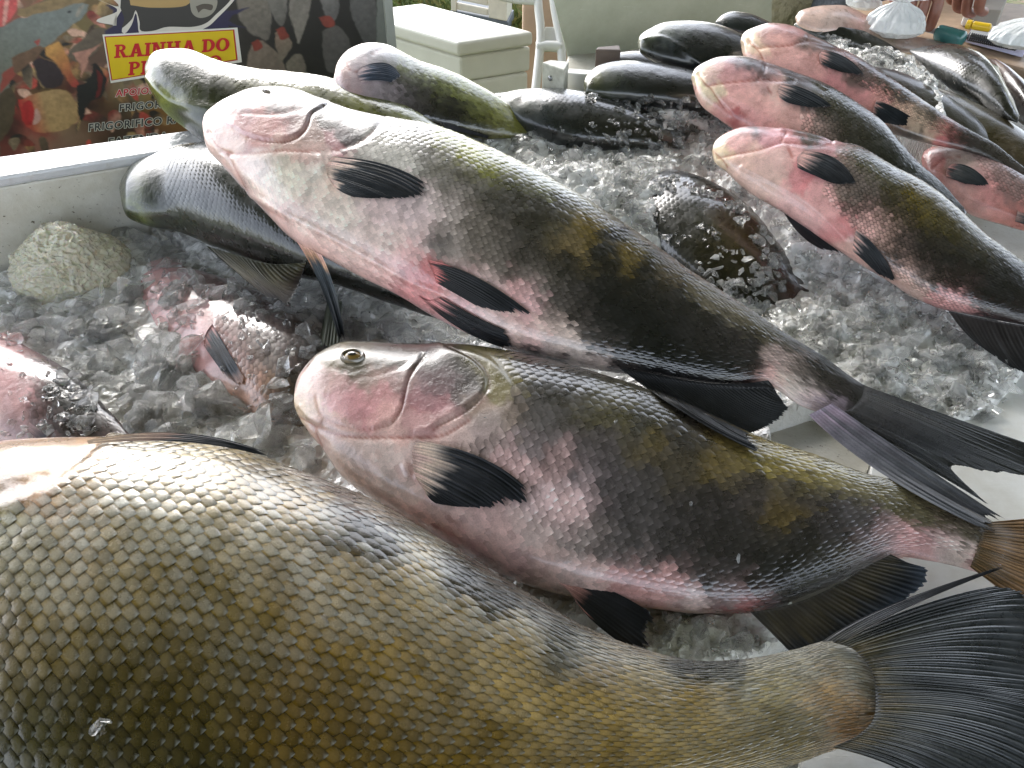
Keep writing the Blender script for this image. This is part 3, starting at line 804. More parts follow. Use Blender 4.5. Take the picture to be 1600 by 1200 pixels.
M = Fish('M', [(1113, 231, 1113, 241), (1118, 220, 1118, 254), (1138, 205, 1135, 268), (1165, 197, 1155, 288), (1209, 199, 1185, 310), (1256, 208, 1222, 331), (1300, 220, 1262, 358), (1340, 227, 1302, 386), (1390, 256, 1345, 414), (1437, 280, 1390, 441),
               (1469, 302, 1430, 467), (1500, 330, 1474, 485), (1530, 358, 1512, 492), (1560, 382, 1550, 500), (1600, 411, 1590, 507), (1650, 450, 1640, 517), (1700, 490, 1690, 532)], 0.13, 0.05, 22, [
    (1122, 232, 228, 200, 166), (1150, 222, 226, 166, 160), (1200, 214, 228, 160, 164), (1240, 221, 224, 150, 150), (1180, 204, 130, 112, 112), (1260, 212, 112, 108, 98), (1285, 218, 116, 112, 104), (1160, 250, 230, 184, 166), (1200, 250, 230, 182, 170), (1250, 272, 228, 148, 148), (1262, 280, 226, 130, 130, 0.5), (1200, 280, 230, 186, 170), (1240, 320, 228, 176, 168),
    (1280, 300, 228, 162, 158), (1300, 330, 226, 162, 156), (1320, 360, 224, 136, 134), (1260, 340, 226, 172, 165), (1330, 385, 222, 174, 160), (1290, 226, 214, 146, 146), (1230, 240, 228, 176, 166), (1320, 240, 138, 118, 104), (1350, 240, 96, 92, 62), (1400, 270, 92, 85, 56), (1330, 280, 118, 104, 96), (1306, 300, 158, 134, 120), (1340, 330, 98, 84, 76), (1400, 320, 82, 72, 60),
    (1430, 306, 112, 96, 36), (1446, 312, 106, 92, 38), (1470, 330, 98, 86, 46), (1450, 380, 66, 58, 53), (1500, 420, 61, 55, 51), (1400, 400, 76, 66, 61), (1372, 372, 168, 134, 120), (1400, 430, 216, 172, 156), (1430, 452, 216, 178, 162), (1470, 478, 212, 150, 145), (1462, 470, 190, 84, 84, 0.06), (1450, 430, 71, 62, 58), (1550, 450, 55, 49, 47), (1520, 360, 88, 78, 48), (1600, 480, 48, 44, 44), (1345, 355, 210, 160, 150)],
         27, nS=220, nT=110, flat=0.42, power=1.45, gain=1.15, creases=[('groove', [(1122, 246), (1150, 240), (1190, 232), (1222, 222), (1270, 226), (1300, 222)], 2.4, 0.003), ('groove', [(1116, 238), (1128, 248), (1136, 262)], 2.4, 0.002), ('ridge', [(1160, 262), (1210, 286), (1260, 316), (1300, 352), (1322, 376)], 4, 0.0022),
                                                ('groove', [(1228, 208), (1220, 220)], 2, 0.002), ('step', [(1226, 206), (1262, 214), (1300, 221)], 3, 0.0025), ('groove', [(1232, 232), (1238, 244)], 4, 0.002)])
N = Fish('N', [(1159, 63, 1159, 73), (1162, 51, 1163, 90), (1180, 41, 1178, 108), (1205, 35, 1200, 125), (1240, 41, 1230, 142), (1280, 60, 1265, 155), (1314, 75, 1298, 165), (1345, 91, 1330, 178), (1385, 117, 1368, 198), (1430, 148, 1412, 215), (1475, 179, 1455, 226),
               (1520, 206, 1500, 235), (1556, 226, 1540, 246), (1590, 254, 1580, 268), (1640, 295, 1630, 302)], 0.175, 0.07, 24, [
    (1166, 62, 222, 196, 170), (1180, 75, 224, 190, 160), (1200, 48, 200, 150, 142), (1230, 55, 196, 136, 130), (1265, 62, 150, 120, 110), (1290, 78, 112, 98, 90), (1220, 70, 222, 162, 150), (1180, 95, 222, 168, 156), (1230, 95, 224, 166, 156), (1270, 105, 222, 160, 150), (1340, 112, 104, 88, 82), (1312, 102, 184, 136, 128), (1300, 128, 222, 142, 140),
    (1350, 152, 222, 144, 140), (1370, 165, 216, 150, 138), (1350, 130, 128, 104, 98), (1400, 150, 98, 83, 78), (1432, 192, 190, 162, 136), (1404, 182, 206, 166, 140), (1450, 205, 200, 166, 140), (1472, 214, 205, 110, 108, 0.5), (1450, 180, 76, 70, 63), (1500, 215, 66, 64, 60), (1400, 205, 40, 40, 42), (1440, 217, 40, 40, 42), (1550, 240, 86, 82, 76), (1400, 128, 84, 78, 60)],
         29, nS=180, nT=90, flat=0.42, power=1.45, gain=1.2, creases=[('groove', [(1170, 62), (1184, 74), (1200, 72), (1232, 70), (1262, 64), (1312, 76)], 2.2, 0.003), ('groove', [(1172, 66), (1186, 80), (1192, 92)], 2.2, 0.0025), ('groove', [(1264, 54), (1260, 62)], 1.8, 0.0015)])
O = Fish('O', [(1441, 246, 1441, 254), (1446, 234, 1447, 272), (1470, 224, 1466, 294), (1500, 222, 1492, 318), (1535, 230, 1522, 338), (1570, 248, 1560, 350), (1610, 275, 1602, 362), (1660, 310, 1652, 372)], 0.07, 0.05, 18, [
    (1448, 255, 222, 152, 146), (1478, 240, 150, 125, 120), (1492, 246, 206, 182, 166), (1460, 268, 216, 120, 110), (1500, 290, 222, 162, 152), (1540, 302, 222, 145, 140), (1560, 332, 218, 142, 130), (1582, 340, 214, 126, 112), (1520, 322, 204, 150, 140), (1550, 265, 148, 124, 120), (1582, 290, 138, 116, 110), (1500, 262, 190, 150, 144), (1600, 310, 130, 110, 106)],
         31, nS=90, nT=60, flat=0.45, gain=1.15, creases=[('groove', [(1456, 262), (1474, 248), (1500, 244)], 2.4, 0.002), ('ridge', [(1482, 298), (1530, 316), (1590, 340)], 4, 0.0015)])
P = Fish('P', [(1340, 95, 1340, 135), (1370, 103, 1366, 165), (1410, 113, 1400, 190), (1450, 132, 1436, 210), (1480, 150, 1465, 225), (1510, 170, 1496, 238), (1535, 195, 1522, 245), (1560, 222, 1550, 252), (1585, 250, 1578, 262)], 0.13, 0.06, 20, [
    (1390, 115, 84, 76, 52), (1400, 130, 100, 84, 76), (1440, 150, 90, 78, 68), (1480, 170, 76, 68, 54), (1520, 205, 70, 64, 42), (1470, 148, 90, 86, 54)], 33, nS=80, nT=56, flat=0.42)
P0 = Fish('P0', [(1303, 60, 1303, 66), (1311, 61, 1311, 84), (1330, 69, 1326, 102), (1356, 86, 1350, 118), (1382, 104, 1376, 130), (1404, 122, 1398, 140)], 0.10, 0.08, 18, [(1310, 66, 50, 52, 44), (1340, 82, 76, 74, 52), (1370, 105, 84, 78, 50)], 35, nS=50, nT=40, flat=0.45)
Q = Fish('Q', [(1430, 128, 1430, 145), (1462, 136, 1450, 180), (1500, 149, 1482, 205), (1540, 168, 1518, 228), (1580, 190, 1556, 250), (1620, 218, 1596, 275), (1680, 262, 1660, 305)], 0.10, 0.06, 18, [(1480, 160, 84, 78, 46), (1540, 190, 78, 70, 38), (1590, 230, 84, 66, 32), (1510, 152, 110, 104, 70)], 37, nS=70, nT=50, flat=0.42)
RR = Fish('R', [(1421, 76, 1421, 82), (1450, 72, 1434, 96), (1482, 68, 1460, 120), (1512, 74, 1488, 142), (1538, 87, 1514, 158), (1554, 105, 1536, 172), (1569, 128, 1556, 182), (1582, 153, 1574, 187), (1592, 180, 1589, 192)], 0.12, 0.10, 18, [
    (1440, 80, 130, 128, 130), (1460, 90, 104, 104, 98), (1490, 80, 98, 96, 82), (1530, 100, 86, 86, 72), (1500, 110, 66, 68, 64), (1530, 140, 48, 50, 48), (1560, 150, 70, 70, 58), (1570, 170, 50, 50, 46), (1480, 122, 46, 48, 46)], 39, nS=80, nT=56, flat=0.42)
SS = Fish('S', [(1540, 86, 1540, 104), (1560, 94, 1552, 140), (1582, 108, 1574, 172), (1606, 130, 1598, 195), (1640, 160, 1630, 210)], 0.10, 0.08, 18, [(1560, 105, 150, 118, 108), (1585, 125, 120, 96, 88), (1595, 150, 84, 66, 60), (1570, 130, 96, 78, 66)], 41, nS=50, nT=40, flat=0.42)
UU = Fish('U', [(1241, 36, 1241, 42), (1260, 27, 1256, 54), (1290, 22, 1283, 66), (1325, 24, 1314, 74), (1355, 38, 1340, 80), (1385, 60, 1368, 86), (1412, 84, 1398, 94)], 0.14, 0.10, 18, [(1255, 32, 150, 152, 146), (1290, 32, 54, 58, 52), (1330, 40, 56, 58, 48), (1290, 46, 40, 42, 40), (1350, 56, 58, 58, 46), (1380, 66, 84, 80, 56)], 43, nS=60, nT=48, flat=0.42,
          creases=[('ridge', [(1250, 40), (1290, 38), (1330, 50)], 3, 0.002)])
VV = Fish('V', [(1243, 24, 1243, 30), (1252, 15, 1251, 42), (1282, 8, 1279, 56), (1320, 9, 1316, 62), (1350, 22, 1343, 68), (1385, 38, 1376, 76), (1420, 54, 1410, 82), (1455, 62, 1448, 82), (1480, 68, 1476, 78)], 0.15, 0.10, 18, [
    (1255, 22, 226, 186, 166), (1290, 14, 218, 190, 176), (1330, 18, 200, 174, 160), (1345, 24, 220, 160, 146), (1370, 36, 178, 152, 132), (1400, 50, 140, 126, 104), (1440, 64, 190, 156, 142), (1362, 34, 70, 64, 56, 0.3)], 45, nS=70, nT=48, flat=0.42)
W = Fish('W', [(975, 285, 972, 305), (995, 268, 980, 345), (1060, 268, 1010, 395), (1120, 288, 1060, 445), (1175, 325, 1110, 480), (1220, 382, 1168, 500), (1250, 430, 1225, 490), (1270, 462, 1262, 474)], 0.055, 0.02, 10, [(1020, 310, 50, 50, 42), (1080, 310, 62, 62, 48), (1050, 360, 46, 46, 38), (1120, 340, 74, 70, 40), (1160, 375, 96, 78, 38), (1170, 400, 84, 74, 34), (1140, 430, 50, 48, 34), (1200, 420, 70, 60, 36)], 47, nS=90, nT=56, flat=0.42)
Y = Fish('Y', [(800, 285, 800, 300), (840, 268, 835, 330), (890, 270, 880, 360), (940, 300, 925, 400), (990, 350, 970, 430), (1030, 410, 1010, 450)], 0.04, 0.0, 10, [(860, 300, 50, 52, 46), (930, 340, 46, 48, 42)], 49, nS=50, nT=40, flat=0.35)
Z1 = Fish('Z1', [(-120, 520, -130, 560), (-70, 505, -95, 640), (-10, 515, -40, 690), (50, 545, 12, 705), (110, 580, 60, 712), (170, 640, 110, 725), (220, 700, 180, 740)], 0.0, 0.0, 10, [
    (0, 560, 224, 140, 142), (20, 590, 224, 150, 150), (30, 640, 216, 160, 156), (40, 670, 200, 160, 160), (10, 620, 226, 172, 170), (60, 580, 90, 80, 84), (70, 620, 64, 62, 66), (100, 610, 58, 56, 58), (60, 660, 60, 56, 58), (130, 640, 50, 50, 50), (-20, 650, 220, 190, 180), (48, 600, 200, 150, 150)], 51, nS=80, nT=56, flat=0.4)
Z2 = Fish('Z2', [(205, 415, 200, 440), (250, 412, 222, 485), (310, 425, 262, 540), (380, 448, 318, 600), (450, 480, 372, 640), (505, 530, 425, 675), (530, 590, 470, 690), (540, 640, 510, 690)], 0.005, 0.0, 10, [
    (250, 460, 226, 160, 160), (280, 470, 230, 178, 172), (305, 500, 226, 170, 166), (320, 530, 220, 140, 138), (340, 560, 218, 160, 156), (385, 600, 222, 170, 150), (390, 615, 214, 160, 130), (360, 520, 190, 160, 152), (420, 540, 150, 134, 128), (400, 570, 165, 145, 136), (450, 560, 130, 120, 112), (420, 600, 170, 140, 112), (440, 620, 130, 112, 92), (380, 470, 120, 106, 104), (320, 450, 150, 130, 128), (470, 590, 100, 94, 88)], 53, nS=90, nT=60, flat=0.4)

# --- the near fish
A.build('huge olive-gold fish with big silvery scales, filling the front, head out of frame', mat=M_SKIN)
B.build('grey-flanked fish with a golden eye and pink cheek, just behind the olive-gold fish')
C.build('topmost big fish with cream belly and black flank, head raised above the rim')

FIELD_A = [(175, 640), (140, 720), (60, 775), (-100, 840), (-300, 860), (-300, 1400), (1200, 1400), (1420, 1180), (1420, 1020), (1320, 960), (1100, 990), (700, 800), (450, 660)]
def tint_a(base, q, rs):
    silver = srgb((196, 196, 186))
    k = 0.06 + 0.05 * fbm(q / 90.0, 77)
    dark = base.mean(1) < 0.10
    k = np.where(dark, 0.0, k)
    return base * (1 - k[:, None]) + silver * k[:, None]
def loz_a(q):       # silvery belly side fades to olive back; sky reflection painted into the lozenges
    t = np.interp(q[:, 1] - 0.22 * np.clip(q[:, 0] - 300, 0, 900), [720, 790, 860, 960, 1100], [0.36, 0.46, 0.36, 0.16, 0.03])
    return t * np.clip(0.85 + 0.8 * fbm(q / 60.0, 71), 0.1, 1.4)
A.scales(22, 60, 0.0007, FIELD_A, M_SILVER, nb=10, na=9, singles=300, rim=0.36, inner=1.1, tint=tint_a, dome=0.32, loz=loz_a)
FIELD_B = [(760, 520), (800, 590), (812, 640), (760, 690), (690, 700), (600, 700), (540, 720), (560, 800), (700, 880), (850, 945), (1000, 970), (1170, 975), (1400, 880), (1420, 850), (1500, 860), (1560, 930), (1600, 830), (1200, 640), (900, 520)]
def fade_b(q):
    lo = np.array([np.interp(x, [540, 700, 830, 900, 1050, 1170], [560, 690, 800, 850, 905, 945]) for x in q[:, 0]])
    return np.clip(1 - (q[:, 1] - lo) / 50.0, 0.12, 1)
B.scales(14.5, 44, 0.00085, FIELD_B, M_SCALE, nb=7, na=5, singles=300, rim=1.0, inner=0.86, fade=fade_b, dome=0.3, crescent=1.1)
FIELD_C = [(600, 150), (600, 200), (560, 232), (480, 242), (400, 250), (380, 290), (520, 400), (700, 500), (800, 545), (985, 600), (1190, 620), (1260, 640), (1320, 670), (1400, 620), (1200, 480), (900, 270), (700, 170)]
def fade_c(q):
    lo = np.array([np.interp(x, [380, 560, 640, 700, 850, 1000], [180, 215, 260, 340, 470, 560]) for x in q[:, 0]])
    return np.clip(1 - (q[:, 1] - lo) / 60.0, 0.3, 1) * np.where(q[:, 0] < 640, 0.75, 1.0)
C.scales(11.5, 54, 0.0009, FIELD_C, M_SCALE, nb=6, na=4, singles=300, rim=0.95, inner=0.92, fade=fade_c, dome=0.3, crescent=1.5)

B.eye((551, 557), 21)
C.eye((416, 143), 9, 0.35, look=(120, 90, 80))

# fins of A
A.fin('pectoral_fin', [(136, 688), (138, 694)], [(428, 712), (424, 716)], [(0, 200, 170, 140), (0.35, 130, 100, 85), (0.45, 40, 42, 46), (1, 24, 26, 30)], nray=5, bend=[(290, 677), (290, 691)], off=0.004, smooth=10, plane_off=0.05)
TAILA = [(0, 84, 74, 52), (0.08, 74, 68, 50), (0.12, 62, 60, 50), (0.3, 52, 54, 54), (0.6, 46, 49, 52), (1, 40, 43, 46)]
A.fin('tail_fin', [(1300, 1003), (1335, 1016), (1362, 1050), (1368, 1085), (1364, 1124), (1338, 1150), (1300, 1168)], [(1572, 914), (1618, 935), (1640, 985), (1650, 1034), (1634, 1048), (1650, 1062), (1680, 1080), (1720, 1150), (1690, 1240), (1600, 1290), (1480, 1262)],
      TAILA, mat=M_TAIL, nray=46, ragged=0.06, off=0.001, ridge=0.0014, others=('B',), plane_off=0.012, thick=0.002, smooth=12, per=4, sink=0.003, sinkl=0.12,
      bend=[(1450, 942), (1500, 960), (1510, 1000), (1495, 1030), (1485, 1050), (1500, 1068), (1540, 1092), (1560, 1130), (1540, 1180), (1480, 1200), (1410, 1205)])
A.fin('fin_blade', [(1284, 1003), (1322, 1000)], [(1574, 882), (1572, 886)], [(0, 96, 92, 86), (0.3, 120, 118, 120), (1, 52, 54, 56)], nray=6, ragged=0.02, off=0.003, others=('B',), plane_off=0.02, bend=[(1392, 945), (1440, 940)], ridge=0.0012, thick=0.003, smooth=12)
# fins of B
B.fin('pectoral_fin', [(650, 688), (644, 705), (648, 742), (664, 768)], [(826, 766), (829, 778), (824, 789), (777, 795), (727, 793), (684, 788)], [(0, 226, 190, 178), (0.1, 215, 190, 170), (0.24, 120, 112, 106), (0.3, 34, 36, 40), (0.55, 24, 26, 30), (1, 20, 22, 26)],
      nray=20, bend=[(752, 715), (750, 735), (735, 760), (720, 775), (700, 782), (672, 780)], off=0.0035, ridge=0.0011, ragged=0.13, split=0.1)
B.fin('pelvic_fin', [(856, 886), (868, 905), (894, 927)], [(1022, 960), (1026, 990), (1015, 1014), (980, 1012)], [(0, 226, 180, 170), (0.22, 190, 140, 130), (0.36, 40, 40, 43), (1, 22, 24, 28)], nray=12, bend=[(945, 918), (940, 945), (930, 965), (920, 965)], off=0.003, plane_off=0.01, use_own=False)
B.fin('anal_fin', [(1172, 956), (1210, 950), (1260, 936), (1310, 912), (1352, 886), (1392, 866)], [(1262, 1046), (1310, 1050), (1370, 1000), (1400, 965), (1440, 925), (1455, 902), (1448, 888), (1420, 880)],
      [(0, 58, 53, 45), (0.3, 66, 60, 45), (0.5, 54, 51, 44), (0.62, 40, 42, 44), (0.78, 36, 42, 50), (1, 54, 62, 74)], nray=34, ragged=0.12, off=0.0005, ridge=0.0011, plane_off=0.01, smooth=10)
B.fin('tail_fin', [(1540, 816), (1528, 855), (1516, 886)], [(1700, 802), (1740, 850), (1700, 900), (1740, 960), (1680, 1010)], [(0, 96, 78, 52), (0.3, 126, 96, 62), (1, 110, 84, 58)], nray=22, ridge=0.0022, smooth=10, sink=0.002, sinkl=0.1)
# fins of C
C.fin('pectoral_fin', [(520, 245), (510, 258), (512, 276), (524, 293)], [(671, 291), (675, 300), (667, 307), (637, 311), (600, 311), (556, 309)], [(0, 226, 190, 178), (0.1, 222, 196, 178), (0.16, 60, 64, 68), (0.24, 30, 34, 38), (1, 18, 21, 25)],
      nray=20, bend=[(606, 258), (605, 272), (590, 288), (570, 296), (555, 302), (538, 302)], off=0.0035, ridge=0.001, ragged=0.12, split=0.1)
C.fin('pelvic_fin', [(668, 406), (676, 425), (682, 442)], [(829, 489), (829, 493), (800, 491), (750, 481)], [(0, 226, 140, 138), (0.1, 200, 120, 118), (0.18, 40, 40, 42), (1, 20, 22, 26)], nray=13, bend=[(745, 433), (745, 448), (735, 456), (710, 458)], off=0.004, ridge=0.001)
C.fin('pelvic_fin', [(652, 462), (670, 470), (690, 464)], [(796, 545), (802, 542), (798, 530), (791, 516)], [(0, 222, 150, 148), (0.14, 120, 90, 88), (0.22, 38, 38, 40), (1, 22, 24, 28)], nray=13, bend=[(726, 518), (735, 512), (742, 504), (742, 494)], off=0.003, others=('B',), ridge=0.001)
C.fin('pectoral_fin', [(464, 378), (502, 398)], [(532, 542), (540, 540)], [(0, 224, 180, 168), (0.16, 200, 160, 130), (0.26, 70, 78, 84), (0.6, 40, 44, 48), (1, 20, 22, 26)], nray=7, bend=[(503, 452), (526, 462)], off=0.001, plane_off=-0.005, curl=-0.03, use_own=False, label='far-side pectoral fin hanging straight down')
C.fin('anal_fin', [(966, 574), (1010, 582), (1060, 592), (1110, 599), (1160, 599), (1200, 594)], [(1193, 711), (1186, 700), (1170, 681), (1200, 668), (1226, 650), (1233, 637), (1214, 615)], [(0, 36, 36, 37), (0.4, 44, 44, 44), (1, 40, 42, 44)],
      nray=36, bend=[(1080, 652), (1098, 655), (1120, 650), (1150, 645), (1185, 630), (1200, 615), (1208, 603)], others=('B',), off=0.007, ridge=0.0012, ragged=0.05, smooth=6)
C.fin('tail_fin', mat=M_TAIL, root=[(1345, 600), (1338, 618), (1320, 636), (1290, 650)], tip=[(1690, 722), (1680, 748), (1610, 744), (1545, 738), (1488, 729), (1505, 752), (1530, 775), (1552, 794)], cols=[(0, 62, 58, 54), (0.2, 54, 50, 47), (0.5, 46, 46, 46), (1, 38, 39, 40)],
      nray=38, others=('B',), off=0.002, ridge=0.0013, ragged=0.05, smooth=14, plane_off=0.004, sink=0.006, sinkl=0.05, bend=[(1500, 656), (1490, 680), (1465, 690), (1440, 690), (1420, 690), (1430, 705), (1435, 712), (1430, 722)], split=0.02)
C.fin('fin_fold', [(1300, 630), (1264, 648)], [(1572, 812), (1557, 836)], [(0, 150, 132, 146), (0.2, 104, 100, 106), (0.6, 96, 96, 98), (1, 66, 66, 68)], nray=9, others=('B',), off=0.006, ridge=0.0008, smooth=14, sink=0.004, sinkl=0.1, bend=[(1444, 728), (1384, 744)], plane_off=0.012, label='folded paler lower edge of the tail fin')
# the rest
D.build('dark olive fish with a yellow-green cheek, half under the raised head of the topmost fish')
D.fin('dorsal_fin', [(322, 384), (370, 398), (425, 412), (478, 410)], [(420, 466), (438, 472), (452, 476), (466, 448), (474, 425), (480, 404)], [(0, 62, 62, 48), (0.4, 70, 66, 44), (0.8, 54, 46, 36), (1, 28, 28, 28)], nray=20, ragged=0.05, off=0.001, ridge=0.0014, bend=[(372, 428), (398, 432), (430, 445), (450, 432), (470, 420), (480, 407)])
D.fin('pelvic_fin', [(512, 468), (535, 470)], [(496, 545), (530, 548)], [(0, 70, 76, 66), (1, 84, 92, 80)], nray=6, off=0.0, plane_off=-0.02, use_own=False)
E.build('dark fish with a yellow-green lip line, lying over the rim in front of the banner')
F.build('fish with a pale lavender head and dark flank, beside the white cooler')
F.fin('pectoral_fin', [(562, 106), (558, 116), (564, 128)], [(622, 112), (626, 120), (612, 129)], [(0, 200, 176, 176), (0.15, 90, 98, 112), (0.3, 46, 54, 66), (1, 56, 64, 76)], nray=10, off=0.003, bend=[(598, 98), (596, 112), (590, 126)])
F.fin('pelvic_fin', [(690, 190), (696, 200)], [(770, 214), (764, 217)], [(0, 60, 60, 66), (1, 24, 26, 30)], nray=5, off=0.002)
G.build('dark grey-green fish sunk to its back in ice right of the lavender-headed fish')
H.build('dark fish on the ice with a wet eye, just left of the nearer pink-headed fish')
I.build('greenish black fish with a sharp keel line, behind the dark fish on the ice')
J.build('thin strip of a dark fish showing beside the brown wooden block')
K.build('small dark fish head poking up between the pale panel and the farthest pink snout')
L.build('pink-headed fish in the middle of the right-hand row of three')
M.build('nearest pink-headed fish of the right-hand row, its snout on loose ice')
N.build('farthest pink-headed fish of the right-hand row of three')
O.build('small pink fish at the right edge, under the tails of the right-hand row')
P.build('brown-olive fish tucked along the back of the farthest pink-headed fish')
P0.build('narrow dark olive fish head just behind the back of the farthest pink-headed fish')
Q.build('golden olive fish whose back runs out of frame at the right edge')
RR.build('humped grey fish standing above the ice ridge near the notebook')
SS.build('brownish pink fish in the right corner behind the humped grey fish')
UU.build('dark green fish lying in front of the pale pink fish near the white plastic bag')
VV.build('pale pink fish farthest back, just left of the white plastic bag')
W.build('dark olive fish nearly buried under loose ice beside the topmost fish')
Y.build('buried fish with only a black fin tip out of the ice')
Z1.build('fish buried in left-bin ice at the frame edge, pink strip beside dark wet scales')
Z2.build('fish buried in left-bin ice with a black streaked fin lying across its pink belly')

M.scales(7.6, 52, 0.0006, [(1330, 220), (1296, 250), (1285, 300), (1345, 372), (1400, 430), (1470, 480), (1640, 520), (1660, 430), (1500, 320), (1400, 250)], M_SCALE, nb=4, na=4, rim=0.32, inner=1.25)
L.scales(6.6, 48, 0.0006, [(1290, 130), (1280, 160), (1250, 185), (1262, 230), (1300, 300), (1500, 360), (1520, 320), (1400, 200)], M_SCALE, nb=4, na=4, rim=0.32, inner=1.25)
N.scales(5.6, 44, 0.0005, [(1312, 76), (1330, 100), (1325, 120), (1370, 150), (1420, 185), (1480, 215), (1640, 300), (1640, 280), (1430, 140)], M_SCALE, nb=4, na=3, rim=0.5, inner=1.15)
Z2.scales(11, 26, 0.0006, [(340, 470), (330, 520), (380, 600), (420, 650), (520, 660), (520, 540), (420, 470)], M_SCALE, nb=4, na=3, rim=0.6, inner=1.1)
Z1.scales(12, 24, 0.0006, [(40, 550), (40, 620), (60, 690), (200, 720), (180, 620)], M_SCALE, nb=4, na=3, rim=0.6, inner=1.1)
O.scales(6.5, 36, 0.0005, [(1520, 240), (1550, 290), (1620, 330), (1640, 290), (1560, 245)], M_SCALE, nb=4, na=3, rim=0.5, inner=1.15)
E.scales(9, 40, 0.0005, [(330, 90), (330, 250), (700, 300), (760, 220), (600, 130)], M_SCALE, nb=4, na=3, rim=0.9, inner=1.0)
D.scales(8, 40, 0.0005, [(260, 230), (260, 370), (480, 440), (700, 500), (700, 380), (330, 210)], M_SCALE, nb=4, na=3, rim=0.8, inner=1.0)
F.scales(8, 36, 0.0005, [(640, 80), (600, 130), (580, 200), (800, 230), (830, 180)], M_SCALE, nb=4, na=3, rim=0.9, inner=1.0)
G.scales(7, 30, 0.0005, [(850, 130), (850, 240), (1080, 240), (1080, 190)], M_SCALE, nb=4, na=3, rim=0.7, inner=1.05)
W.scales(9, 32, 0.0005, [(1000, 270), (1000, 380), (1120, 480), (1240, 520), (1240, 400), (1100, 270)], M_SCALE, nb=4, na=3, rim=0.75, inner=1.05)
RR.scales(6, 28, 0.0004, [(1440, 60), (1440, 120), (1580, 200), (1600, 170), (1530, 70)], M_SCALE, nb=4, na=3, rim=0.7, inner=1.05)

M.fin('pectoral_fin', [(1254, 236), (1246, 246), (1246, 262)], [(1336, 283), (1337, 291), (1303, 287), (1272, 274)], [(0, 226, 178, 168), (0.16, 110, 100, 98), (0.26, 34, 38, 42), (1, 22, 25, 30)], nray=14, off=0.003, bend=[(1304, 247), (1296, 262), (1280, 272), (1258, 268)], ragged=0.06)
M.fin('pelvic_fin', [(1338, 358), (1334, 374), (1332, 392)], [(1398, 434), (1399, 440), (1380, 434), (1364, 421)], [(0, 226, 176, 164), (0.16, 130, 118, 114), (0.26, 34, 38, 42), (1, 24, 26, 30)], nray=10, off=0.003, bend=[(1374, 392), (1366, 404), (1358, 410), (1348, 406)])
M.fin('pectoral_fin', [(1213, 318), (1226, 334)], [(1318, 398), (1290, 392)], [(0, 120, 108, 104), (0.1, 40, 42, 46), (1, 26, 28, 32)], nray=8, off=0.001, plane_off=-0.012, use_own=False, bend=[(1258, 345), (1254, 370)], label='far-side fin half buried in the ice')
M.fin('anal_fin', [(1482, 486), (1530, 496), (1590, 507), (1650, 517)], [(1545, 550), (1590, 580), (1650, 590), (1690, 560)], [(0, 52, 47, 46), (0.5, 44, 42, 42), (1, 34, 35, 37)], nray=22, off=0.001, bend=[(1510, 522), (1560, 545), (1620, 552), (1670, 540)], ridge=0.001, use_own=False)
L.fin('pectoral_fin', [(1222, 130), (1216, 140), (1218, 153)], [(1297, 163), (1298, 167), (1270, 168), (1240, 163)], [(0, 224, 182, 170), (0.16, 110, 102, 100), (0.26, 34, 38, 42), (1, 20, 24, 28)], nray=12, off=0.003, bend=[(1262, 141), (1258, 152), (1244, 160), (1230, 160)], ragged=0.06)
N.fin('pectoral_fin', [(1286, 78), (1280, 86), (1282, 99)], [(1349, 115), (1350, 119), (1320, 114), (1300, 108)], [(0, 210, 160, 150), (0.14, 80, 76, 76), (0.22, 34, 38, 42), (1, 20, 24, 28)], nray=10, off=0.003, bend=[(1322, 90), (1316, 100), (1302, 104), (1290, 103)])
N.fin('pelvic_fin', [(1370, 156), (1366, 166), (1364, 178)], [(1424, 183), (1424, 186), (1414, 198), (1380, 192)], [(0, 200, 150, 140), (0.14, 80, 78, 76), (0.22, 34, 38, 42), (1, 20, 24, 28)], nray=10, off=0.003, bend=[(1398, 168), (1394, 176), (1388, 184), (1370, 184)])
O.fin('pectoral_fin', [(1488, 256), (1480, 264), (1478, 276)], [(1545, 286), (1546, 292), (1538, 291), (1516, 290)], [(0, 216, 156, 148), (0.2, 84, 84, 86), (0.35, 40, 46, 48), (1, 26, 32, 36)], nray=9, off=0.003, bend=[(1518, 262), (1512, 272), (1504, 280), (1494, 282)], ragged=0.15)
O.fin('pelvic_fin', [(1590, 330), (1586, 346)], [(1650, 350), (1640, 362)], [(0, 150, 120, 112), (0.3, 60, 62, 64), (1, 40, 42, 44)], nray=6, off=0.003)
Z2.fin('pectoral_fin', [(332, 506), (322, 520), (318, 540)], [(382, 592), (376, 606), (352, 588)], [(0, 200, 150, 148), (0.2, 60, 64, 72), (0.5, 34, 38, 46), (0.8, 60, 66, 76), (1, 180, 150, 140)], nray=9, off=0.004, ridge=0.0014)
Z1.fin('pelvic_fin', [(38, 668), (46, 660)], [(62, 690), (74, 682)], [(0, 190, 160, 160), (1, 50, 54, 60)], nray=5, off=0.004)
Y.fin('pectoral_fin', [(868, 276), (872, 286), (880, 292)], [(938, 288), (936, 296), (915, 304)], [(0, 40, 42, 46), (1, 26, 28, 32)], nray=8, off=0.0, plane_off=0.035, use_own=False, bend=[(905, 274), (905, 285), (900, 296)])
RR.fin('dorsal_fin', [(1548, 98), (1590, 180)], [(1560, 104), (1594, 182)], [(0, 120, 118, 96), (1, 190, 188, 170)], nray=6, off=0.001, nl=8)
# ------------------------------------------------------------------ solids
def box_pts(c, ex, ey, ez):
    """8 corners from a base corner and three edge vectors"""
    c, ex, ey, ez = map(np.asarray, (c, ex, ey, ez))
    return [c, c + ex, c + ex + ey, c + ey, c + ez, c + ex + ez, c + ex + ey + ez, c + ey + ez]

